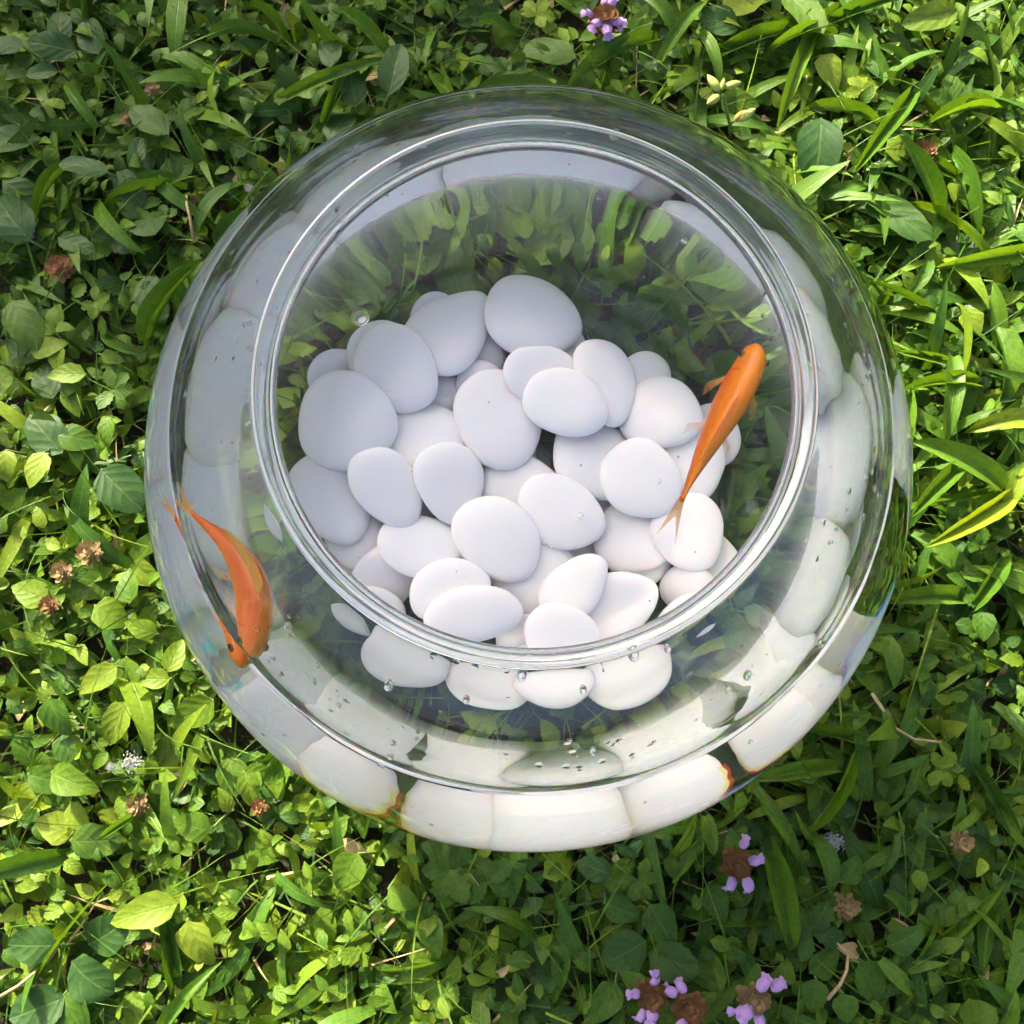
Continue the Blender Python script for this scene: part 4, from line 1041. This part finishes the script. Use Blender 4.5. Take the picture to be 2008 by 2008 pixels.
# ---- white fluff
for i, (label, x, y, rad) in enumerate(FLUFF):
    rad *= 0.62
    rr = random.Random(300 + i)
    v, f = [], []
    for k in range(600):                # a tangle of short fibres
        c = Vector((rr.gauss(0, .38), rr.gauss(0, .34), abs(rr.gauss(0, .16)))) * rad * (.6 + .5 * rr.random())
        d = Vector((rr.gauss(0, 1), rr.gauss(0, 1), rr.gauss(0, .7))).normalized() * rad * rr.uniform(.05, .16)
        s = d.cross(Vector((rr.gauss(0, 1), rr.gauss(0, 1), 1))).normalized() * rad * .018
        b = len(v)
        v += [c - d - s, c - d + s, c + s * 2.2, c - s * 2.2, c + d + s, c + d - s]
        f += [(b, b + 1, b + 2, b + 3), (b + 3, b + 2, b + 4, b + 5)]
    o = link("white_fluff", pymesh("white_fluff", v, f), M_FLUFF)
    o.location = (x, y, 0.032)
    tag(o, label, "fluff", "bits of white fluff in the lawn")

# ---- dry stems
for i, (label, pts) in enumerate(DRY):
    o = tube("dry_stem", pts, .0010, .0006, M_DRY, None, 5, Vector(pts[0]))
    o.location = pts[0]
    tag(o, label, "dry stem", "dry stems on the lawn")

# ---- the lawn's largest leaves, each a piece of its own
hp = np.array(hero_pts)
count = 0; tries = 0; taken = []
while count < 300 and tries < 20000:
    tries += 1
    x, y = rng.uniform(-.285, .285), rng.uniform(-.275, .295)
    if math.hypot(x, y) < 0.135: continue
    if np.min(np.hypot(hp[:, 0] - x, hp[:, 1] - y)) < 0.011: continue
    if taken and min(math.hypot(x - a, y - b) for a, b in taken) < 0.0125: continue
    g = grassiness(x, y)
    kind = 'b' if rng.random() < g * .8 else ('p' if rng.random() < (.5 if (y > .05 and x < 0) else .22) else ('s' if rng.random() < .12 else 'o'))
    s = rng.randrange(6)
    if kind == 'b':
        L = rng.uniform(.034, .062); sc = (rng.uniform(.0065, .0105), L, L * .8); mat = M_BLADE
    else:
        L = rng.uniform(.015, .025) * (1.10 if kind == 'p' else 1.0); sc = (L, L, L); mat = M_PLANTAIN if kind == 'p' else M_LEAF
    fr = rot(rng.uniform(0, 6.283), rng.gauss(.12, .28), rng.gauss(0, .35))
    z0 = rng.uniform(.012, .026)
    ok = False
    for _ in range(10):
        Pw = (T[kind, s][0] * sc) @ fr.T + np.array((x, y, z0))
        r, lim = clear_of_bowl(Pw, 0.001)
        if not ((Pw[:, 2] > lim) & (Pw[:, 2] < EQ)).any() and Pw[:, 2].min() > 0.001: ok = True; break
        z0 += 0.003 if Pw[:, 2].min() <= 0.001 else -0.003
    if not ok: continue
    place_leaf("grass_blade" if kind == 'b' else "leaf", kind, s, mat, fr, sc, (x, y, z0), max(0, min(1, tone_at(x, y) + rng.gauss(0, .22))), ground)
    taken.append((x, y)); count += 1

# ---- everything smaller: ground cover and fine grass nobody could count
def spots(n, rmin, rmax, power=1.0):
    a = NP.uniform(0, 2 * math.pi, n); r = rmin + (rmax - rmin) * NP.uniform(0, 1, n) ** power
    return zip(r * np.cos(a), r * np.sin(a))
leaf_items, plant_items, blade_items, dry_items = [], [], [], []
def clampt(t): return max(0.0, min(1.0, t))
for n, lo, hi, zl, zh in ((4200, .009, .017, .003, .013), (3800, .010, .020, .010, .022), (8500, .006, .014, .017, .031)):
    for _ in range(n):
        x, y = rng.uniform(-.42, .42), rng.uniform(-.40, .44)
        if math.hypot(x, y) < .115 and rng.random() < .6: continue
        L = rng.uniform(lo, hi)
        kind = 'q' if rng.random() < .8 else 's'
        leaf_items.append((kind, rng.randrange(6), rot(rng.uniform(0, 6.283), rng.gauss(.15, .35), rng.gauss(0, .4)), np.array((L, L, L)),
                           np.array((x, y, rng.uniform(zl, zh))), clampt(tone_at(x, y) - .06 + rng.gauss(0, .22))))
for _ in range(700):
    x, y = rng.uniform(-.42, .42), rng.uniform(-.40, .44)
    L = rng.uniform(.016, .026)
    plant_items.append(('p', rng.randrange(6), rot(rng.uniform(0, 6.283), rng.gauss(.1, .25), rng.gauss(0, .3)), np.array((L, L, L)), np.array((x, y, rng.uniform(.006, .018))), clampt(tone_at(x, y) - .1 + rng.gauss(0, .18))))
for x, y in spots(90, 0.0, .105, .6):      # leaves pressed flat under the bowl
    L = rng.uniform(.018, .038)
    plant_items.append(('p', rng.randrange(6), rot(rng.uniform(0, 6.283), rng.gauss(0, .08), rng.gauss(0, .1)), np.array((L * .8, L, L * .4)), np.array((x, y, rng.uniform(.006, .0105))), clampt(.3 + rng.gauss(0, .2))))
for _ in range(5200):
    x, y = rng.uniform(-.42, .42), rng.uniform(-.40, .44)
    if rng.random() > grassiness(x, y) + .05: continue
    L = rng.uniform(.025, .060)
    blade_items.append(('n', rng.randrange(6), rot(rng.uniform(0, 6.283), rng.gauss(.1, .3), rng.gauss(0, .5)), np.array((L * rng.uniform(.9, 2.0), L, L * .7)), np.array((x, y, rng.uniform(.006, .024))), clampt(tone_at(x, y) + .05 + rng.gauss(0, .22))))
for _ in range(4200):
    x, y = rng.uniform(-.42, .42), rng.uniform(-.40, .44)
    L = rng.uniform(.02, .070)
    blade_items.append(('h', rng.randrange(6), rot(rng.uniform(0, 6.283), rng.gauss(0, .3), rng.gauss(0, .5)), np.array((rng.uniform(.03, .07), L, L * .7)), np.array((x, y, rng.uniform(.008, .026))), clampt(.55 + rng.gauss(0, .25))))
for _ in range(900):
    x, y = rng.uniform(-.40, .40), rng.uniform(-.38, .42)
    if math.hypot(x, y) < .16: continue
    L = rng.uniform(.012, .034)
    dry_items.append(('h', rng.randrange(6), rot(rng.uniform(0, 6.283), rng.gauss(-.2, .3), rng.gauss(0, .5)), np.array((rng.uniform(.03, .08), L, L * .5)), np.array((x, y, rng.uniform(.005, .024))), 0.5))
for _ in range(160):
    x, y = rng.uniform(-.32, .32), rng.uniform(-.30, .32)
    if math.hypot(x, y) < .17: continue
    L = rng.uniform(.008, .017)
    dry_items.append(('q', rng.randrange(6), rot(rng.uniform(0, 6.283), rng.gauss(.1, .4), rng.gauss(0, .5)), np.array((L * .8, L, L)), np.array((x, y, rng.uniform(.008, .024))), 0.5))
# the lawn further off
for x, y in spots(17000, .40, 2.6, 1.25):
    L = rng.uniform(.012, .024) * (.8 + .9 * math.hypot(x, y))
    leaf_items.append(('q', rng.randrange(6), rot(rng.uniform(0, 6.283), rng.gauss(.3, .35), rng.gauss(0, .4)), np.array((L, L, L)), np.array((x, y, rng.uniform(.003, .02))), clampt(.4 + rng.gauss(0, .25))))
o = scatter("ground_cover", leaf_items, M_LEAF); tag(o, "dense green ground cover of small leaves around the bowl", "ground cover", kind="stuff")
o = scatter("plantain_leaves", plant_items, M_PLANTAIN); tag(o, "dull green broad leaves low in the lawn and under the bowl", "ground cover", kind="stuff")
o = scatter("fine_grass", blade_items, M_BLADE); tag(o, "fine thin grass blades and runners through the lawn", "grass", kind="stuff")
o = scatter("dry_thatch", dry_items, M_DRY); tag(o, "dry straw-coloured bits between the lawn leaves", "thatch", kind="stuff")

# ------------------------------------------------------------------ goldfish
def mat_fish(name, back, flank, belly):
    m = NT(name)
    uv = m.n("ShaderNodeUVMap", uv_map="UVMap")
    sep = m.n("ShaderNodeSeparateXYZ"); m.l(uv.outputs[0], sep.inputs[0])
    s, a = sep.outputs[0], sep.outputs[1]                 # along the body, around the body (0 = back, 1 = belly)
    geo = m.n("ShaderNodeNewGeometry")
    nz = m.n("ShaderNodeTexNoise", i_Scale=260.0, i_Detail=3.0); m.l(geo.outputs["Position"], nz.inputs["Vector"])
    f = m.math('ADD', a, m.math('MULTIPLY_ADD', nz.outputs[0], 0.16, -0.08), clamp=True)
    c = m.ramp(f, [(0.0, back), (0.22, back), (0.42, flank), (0.65, flank), (0.95, belly)])
    mp = m.n("ShaderNodeMapping", i_3=(58.0, 30.0, 1.0)); m.l(uv.outputs[0], mp.inputs[0])
    vo = m.n("ShaderNodeTexVoronoi", i_Scale=1.0); m.l(mp.outputs[0], vo.inputs["Vector"])
    c = m.mix(m.math('MULTIPLY', vo.outputs["Distance"], 0.32), c, (0.94, 0.30, 0.010))
    gill = m.math('SUBTRACT', 1.0, m.math('MULTIPLY', m.math('ABSOLUTE', m.math('SUBTRACT', s, m.math('MULTIPLY_ADD', a, 0.05, 0.185))), 110.0), clamp=True)
    gill = m.math('MULTIPLY', gill, m.math('GREATER_THAN', a, 0.22))
    c = m.mix(m.math('MULTIPLY', gill, 0.7), c, (0.30, 0.05, 0.004))
    face = m.math('LESS_THAN', s, 0.17)
    c = m.mix(m.math('MULTIPLY', face, 0.30), c, (0.60, 0.20, 0.015))
    b = m.n("ShaderNodeBump", i_Strength=0.35, i_Distance=0.0004); m.l(vo.outputs["Distance"], b.inputs["Height"])
    p = m.n("ShaderNodeBsdfPrincipled", i_Roughness=0.24); m.l(c, p.inputs["Base Color"]); m.l(b.outputs[0], p.inputs["Normal"])
    p.inputs["Specular IOR Level"].default_value = 0.6
    p.inputs["Subsurface Weight"].default_value = 0.25
    p.inputs["Subsurface Radius"].default_value = (1.0, 0.35, 0.1)
    p.inputs["Subsurface Scale"].default_value = 0.002
    return m.done(p.outputs[0])
def mat_fin(name, clear):
    m = NT(name)
    uv = m.n("ShaderNodeUVMap", uv_map="UVMap")
    sep = m.n("ShaderNodeSeparateXYZ"); m.l(uv.outputs[0], sep.inputs[0])
    ray = m.math('ABSOLUTE', m.math('SUBTRACT', m.math('FRACT', m.math('MULTIPLY', sep.outputs[1], 11.0)), 0.5))
    c = m.mix(m.math('MULTIPLY', ray, 1.4, clamp=True), (0.82, 0.30, 0.025), (0.88, 0.50, 0.10))
    d = m.n("ShaderNodeBsdfPrincipled", i_Roughness=0.4); m.l(c, d.inputs["Base Color"])
    t = m.n("ShaderNodeBsdfTranslucent"); m.l(c, t.inputs["Color"])
    tr = m.n("ShaderNodeBsdfTransparent")
    a = m.n("ShaderNodeMixShader", i_0=0.45); m.l(d.outputs[0], a.inputs[1]); m.l(t.outputs[0], a.inputs[2])
    fade = m.math('MULTIPLY_ADD', sep.outputs[0], 0.40, m.math('MULTIPLY_ADD', ray, 0.40, clear), clamp=True)
    b = m.n("ShaderNodeMixShader"); m.l(fade, b.inputs[0]); m.l(a.outputs[0], b.inputs[1]); m.l(tr.outputs[0], b.inputs[2])
    return m.done(b.outputs[0])
M_FIN = mat_fin("fish_fin", 0.30)
M_TAIL = mat_fin("fish_tail", -0.12)
M_EYE = mat_plain("fish_eye", (0.012, 0.011, 0.008), (0.02, 0.018, 0.012), 300.0, 0.15)
M_IRIS = mat_plain("fish_iris", (0.10, 0.065, 0.015), (0.24, 0.15, 0.03), 900.0, 0.3)

def spline(P, n):
    P = [Vector(p) for p in P]
    Q = [tuple(q) for q in P]
    c = catmull(Q, 12)
    c = np.array(c)
    d = np.concatenate([[0], np.cumsum(np.linalg.norm(np.diff(c, axis=0), axis=1))])
    t = np.linspace(0, d[-1], n)
    return np.stack([np.interp(t, d, c[:, k]) for k in range(3)], 1), d[-1]

W_S = [0, .015, .04, .08, .14, .22, .30, .40, .50, .60, .70, .80, .88, .94, 1.0]
W_W = [.20, .46, .64, .79, .90, .98, 1.0, .97, .87, .72, .55, .37, .24, .16, .12]
H_H = [.14, .32, .46, .60, .74, .88, .97, 1.0, .95, .82, .64, .46, .36, .32, .34]
def make_fish(label, pts, halfw, halfh, mat, tail_dir, tail_len, roll):
    c, L = spline(pts, 44)
    origin = Vector(c[20])
    root = empty("goldfish", origin)
    tag(root, label, "goldfish", "goldfish in the bowl")
    n, seg = len(c), 28
    tang = np.gradient(c, axis=0); tang /= np.linalg.norm(tang, axis=1)[:, None]
    up = np.array([0, 0, 1.0])
    side = np.cross(tang, up); side /= np.linalg.norm(side, axis=1)[:, None]
    upv = np.cross(side, tang)
    cr, sr = math.cos(roll), math.sin(roll)
    side, upv = side * cr + upv * sr, upv * cr - side * sr
    v, uvs, f = [], [], []
    for i in range(n):
        s = i / (n - 1)
        w = halfw * np.interp(s, W_S, W_W); h = halfh * np.interp(s, W_S, H_H)
        for k in range(seg):
            a = 2 * math.pi * k / seg
            ca, sa = math.cos(a), math.sin(a)
            ww = w * math.copysign(abs(sa) ** 0.9, sa); hh = h * math.copysign(abs(ca) ** 1.05, ca)
            if ca > 0: ww *= 1 - 0.22 * ca ** 3           # ridge of the back
            v.append(c[i] + side[i] * ww + upv[i] * (hh * (1.0 if ca > 0 else 0.92)) - np.array(origin))
            uvs.append((s, abs(((k / seg) * 2 + 1) % 2 - 1)))
    for i in range(n - 1):
        for k in range(seg):
            k2 = (k + 1) % seg
            f.append((i * seg + k, i * seg + k2, (i + 1) * seg + k2, (i + 1) * seg + k))
    i0 = len(v); v.append(c[0] - tang[0] * halfw * .08 - np.array(origin)); uvs.append((0, .3))
    for k in range(seg): f.append((i0, (k + 1) % seg, k))
    i1 = len(v); v.append(c[-1] - np.array(origin)); uvs.append((1, .3))
    for k in range(seg): f.append((i1, (n - 1) * seg + k, (n - 1) * seg + (k + 1) % seg))
    bm = pymesh("body", v, f); uv_to(bm, np.array(uvs))
    body = link("body", bm, mat, root)
    uvs_ = []
    def fin(name, base_a, base_b, tip_fn, nu=7, nv=13, curl=0.0):
        vv, ff, uu = [], [], []
        for j in range(nv):
            q = j / (nv - 1)
            b = Vector(base_a).lerp(Vector(base_b), q); t = tip_fn(q)
            for k in range(nu):
                p = k / (nu - 1)
                vv.append(b.lerp(t, p) + curl * Vector(side[0]) * math.sin(p * 2.0 + q * 2) - origin); uu.append((p, q))
        for j in range(nv - 1):
            for k in range(nu - 1):
                a = j * nu + k
                ff.append((a, a + 1, a + nu + 1, a + nu))
        m = pymesh(name, vv, ff); uv_to(m, np.array(uu))
        return link(name, m, M_TAIL if name in ('tail_fin', 'dorsal_fin') else M_FIN, root)
    # forked tail, its two lobes turned a little so both show from above
    e = Vector(c[-1]); td = Vector(tail_dir).normalized(); U = Vector(upv[-1]); S = Vector(side[-1])
    ax = (U * .55 + S * .85).normalized() if roll > 0 else (U * .5 - S * .87).normalized()
    hb = halfh * .34
    def tail_tip(q):
        u = 2 * q - 1
        return e + td * tail_len * (0.40 + 0.60 * abs(u) ** 1.2) + ax * (u * tail_len * .38)
    fin("tail_fin", e - td * .0030 - ax * halfw * .11, e - td * .0030 + ax * halfw * .11, tail_tip, 9, 17, curl=.0006)
    i_a, i_b = int(n * .36), int(n * .72)
    ba = Vector(c[i_a] + upv[i_a] * halfh * np.interp(i_a / (n - 1), W_S, H_H) * .96); bb = Vector(c[i_b] + upv[i_b] * halfh * np.interp(i_b / (n - 1), W_S, H_H) * .96)
    def dorsal_tip(q):
        i = int(i_a + (i_b - i_a) * q)
        return Vector(c[min(n - 1, i + 3)]) + Vector(upv[i]) * (halfh * (np.interp(i / (n - 1), W_S, H_H) + .55 * (1 - q) ** .6 + .12)) + Vector(side[i]) * halfw * .25
    fin("dorsal_fin", ba, bb, dorsal_tip, 5, 13)
    for sg in (-1, 1):
        i = int(n * .24)
        b = Vector(c[i]) + Vector(side[i]) * (sg * halfw * .92) - Vector(upv[i]) * halfh * .35
        T_ = Vector(tang[i]); S_ = Vector(side[i]) * sg
        fin("pectoral_fin", b, b + T_ * .0022, lambda q, b=b, T_=T_, S_=S_: b + S_ * halfw * (.85 - .3 * abs(q - .4)) + T_ * (halfw * (.75 + 1.0 * q)) - Vector((0, 0, .0025)), 6, 9)
        i = int(n * .50)
        b = Vector(c[i]) + Vector(side[i]) * (sg * halfw * .55) - Vector(upv[i]) * halfh * .75
        T_ = Vector(tang[i]); S_ = Vector(side[i]) * sg
        fin("pelvic_fin", b, b + T_ * .002, lambda q, b=b, T_=T_, S_=S_: b + S_ * halfw * .95 + T_ * (halfw * (.5 + .8 * q)) - Vector((0, 0, .004)), 5, 7)
        i = int(n * .105)
        r = halfw * .27
        e_ = Vector(c[i]) + Vector(side[i]) * (sg * halfw * np.interp(i / (n - 1), W_S, W_W) * .86) + Vector(upv[i]) * halfh * .20
        em = lathe("eye", [(0, -r), (r * .7, -r * .7), (r, 0), (r * .8, r * .55), (r * .55, r * .78), (0, r * .85)], 14)
        eye = link("eye", em, M_IRIS, root); eye.location = e_ - origin
        eye.rotation_mode = 'QUATERNION'; eye.rotation_quaternion = (Vector(side[i]) * sg + Vector(upv[i]) * .75).to_track_quat('Z', 'Y')
        pm = lathe("pupil", [(0, r * .70), (r * .62, r * .62), (r * .52, r * .86), (0, r * .98)], 12)
        link("pupil", pm, M_EYE, eye)
    i = int(n * .74)
    b = Vector(c[i] - upv[i] * halfh * np.interp(i / (n - 1), W_S, H_H) * .85)
    T_ = Vector(tang[i])
    fin("anal_fin", b - T_ * .002, b + T_ * .003, lambda q: b + T_ * (.004 + .003 * q) - Vector(upv[i]) * halfh * .5, 5, 7)
    return root
M_FISH = mat_fish("goldfish_orange", (0.90, 0.240, 0.003), (0.70, 0.075, 0.001), (0.82, 0.22, 0.02))  # lighter golden back carries a sunlit highlight in its colour
M_FISH_B = mat_fish("goldfish_golden", (0.78, 0.095, 0.002), (0.82, 0.17, 0.006), (0.86, 0.40, 0.10))
def tail_of(P): return Vector(P[-1]) - Vector(P[-2])
make_fish("bright orange goldfish swimming over the right side of the pebbles", FISH_RIGHT, .0066, .0100, M_FISH, tail_of(FISH_RIGHT), .0165, 0.10)
make_fish("golden orange goldfish curved along the bowl's left wall near the waterline", FISH_LEFT, .0062, .0078, M_FISH_B, tail_of(FISH_LEFT), .0140, -0.35)

# ------------------------------------------------------------------ drops on the glass and bubbles in the water
def blob(name, r, flat, long_, mat):
    prof = []
    for k in range(9):
        t = -math.pi / 2 + math.pi * k / 8
        prof.append((max(0.0, r * math.cos(t)) if 0 < k < 8 else 0.0, r * flat * math.sin(t)))
    m = lathe(name, prof, 18)
    co = np.empty(len(m.vertices) * 3); m.vertices.foreach_get("co", co); co = co.reshape(-1, 3); co[:, 0] *= long_
    m.vertices.foreach_set("co", co.ravel())
    return link(name, m, mat)
for i, (p, r, el, label) in enumerate(DROPS):
    o = blob("water_drop", r / max(1, el) ** .5, .42, el, M_DROP)
    P = Vector(p); nrm = Vector((P.x / AO ** 2, P.y / AO ** 2, (P.z - EQ) / BOU ** 2)).normalized()
    down = (Vector((0, 0, -1)) - nrm * nrm.z * -1).normalized()
    Y = nrm.cross(down)
    Q = P + nrm * (r / max(1, el) ** .5 * .42 * 1.02)
    o.matrix_world = Matrix(((down.x, Y.x, nrm.x, Q.x), (down.y, Y.y, nrm.y, Q.y), (down.z, Y.z, nrm.z, Q.z), (0, 0, 0, 1)))
    tag(o, label, "water drop", "water drops on the glass bowl")
for i, (p, r, label) in enumerate(BUBBLES):
    o = blob("air_bubble", r, 1.0, 1.0, M_BUBBLE)
    o.location = p
    tag(o, label, "bubble", "air bubbles in the bowl's water")

# specks of air clinging to the wet glass, too small to count
br = random.Random(9)
sv, sf = [], []
def speck(c, r):
    b = len(sv)
    for dz, rr, n in ((-1, 0, 1), (-.5, .87, 6), (.5, .87, 6), (1, 0, 1)):
        for k in range(n):
            a = 2 * math.pi * k / 6
            sv.append((c[0] + r * rr * math.cos(a), c[1] + r * rr * math.sin(a), c[2] + r * dz))
    for k in range(6):
        k2 = (k + 1) % 6
        sf.append((b, b + 1 + k2, b + 1 + k)); sf.append((b + 1 + k, b + 1 + k2, b + 7 + k2, b + 7 + k)); sf.append((b + 7 + k, b + 7 + k2, b + 13))
for _ in range(150):
    a = br.uniform(0, 6.283); z = br.uniform(-.095, .070); r = br.uniform(.00022, .00060)
    rad = ell(AI, BIU if z > 0 else BIL, z) - r * 1.6
    if z < -.08: rad -= .004
    speck((rad * math.cos(a), rad * math.sin(a), EQ + z), r)
for _ in range(26):
    a = br.uniform(0, 6.283); rad = .118 * math.sqrt(br.random()); r = br.uniform(.00022, .0005)
    speck((rad * math.cos(a), rad * math.sin(a), EQ + Z_WATER - r * 1.5), r)
o = link("tiny_bubbles", pymesh("tiny_bubbles", sv, sf), M_BUBBLE)
tag(o, "scattered pinhead air bubbles clinging to the wet glass", "bubbles", kind="stuff")

HEDGE_D, HEDGE_H = 2.2, 1.02

# ------------------------------------------------------------------ the hedge added out of view to shade the lawn's upper left
HS = Vector((math.cos(SUN_AZ), math.sin(SUN_AZ), 0))          # towards the sun
HP = Vector((-HS.y, HS.x, 0))                                 # along the hedge
root = empty("shade_hedge", HS * HEDGE_D)
tag(root, "unseen leafy hedge standing beyond the shaded upper left of the lawn", "shade_hedge")
hr = random.Random(77)
items = []
NPH = np.random.default_rng(3)
for _k in range(26000):
    a = hr.uniform(-2.6, 2.6); dep = hr.gauss(0, .16)
    top = HEDGE_H + 0.035 * math.sin(a * 9.1) + 0.03 * math.sin(a * 23 + 1) + 0.02 * math.sin(a * 51) + 0.16 * math.exp(-((a + .05) / .13) ** 2)  # last term: taller hump shaped to shade the bowl's base
    z = top * (1 - hr.random() ** 1.6) if hr.random() < .6 else top - abs(hr.gauss(0, .10))
    if _k >= 15000: z = top * .80 * hr.random()
    if z < .03: z = .03
    dep = max(-.3, min(.3, dep)) * math.sqrt(max(0.05, 1 - (z / (top + .02)) ** 6))
    P = HS * dep + HP * a
    L = hr.uniform(.04, .075) * (1.25 if _k >= 15000 else 1)
    items.append(('q', hr.randrange(6), rot(hr.uniform(0, 6.283), hr.gauss(.2, .6), hr.gauss(0, .6)), np.array((L, L, L)), np.array((P.x + HS.x * HEDGE_D, P.y + HS.y * HEDGE_D, z)), max(0, min(1, hr.gauss(.3, .2)))))
o = scatter("foliage", items, M_LEAF, root)
o.location = -Vector(HS * HEDGE_D)
for k in range(14):
    a = -2.5 + 5.0 * k / 13
    pts = [HP * a, HP * (a + hr.uniform(-.05, .05)) + HS * hr.uniform(-.05, .05) + Vector((0, 0, HEDGE_H * .45)), HP * (a + hr.uniform(-.1, .1)) + HS * hr.uniform(-.08, .08) + Vector((0, 0, HEDGE_H * .9))]
    tube("trunk", pts, .022, .008, M_BARK, root, 7)
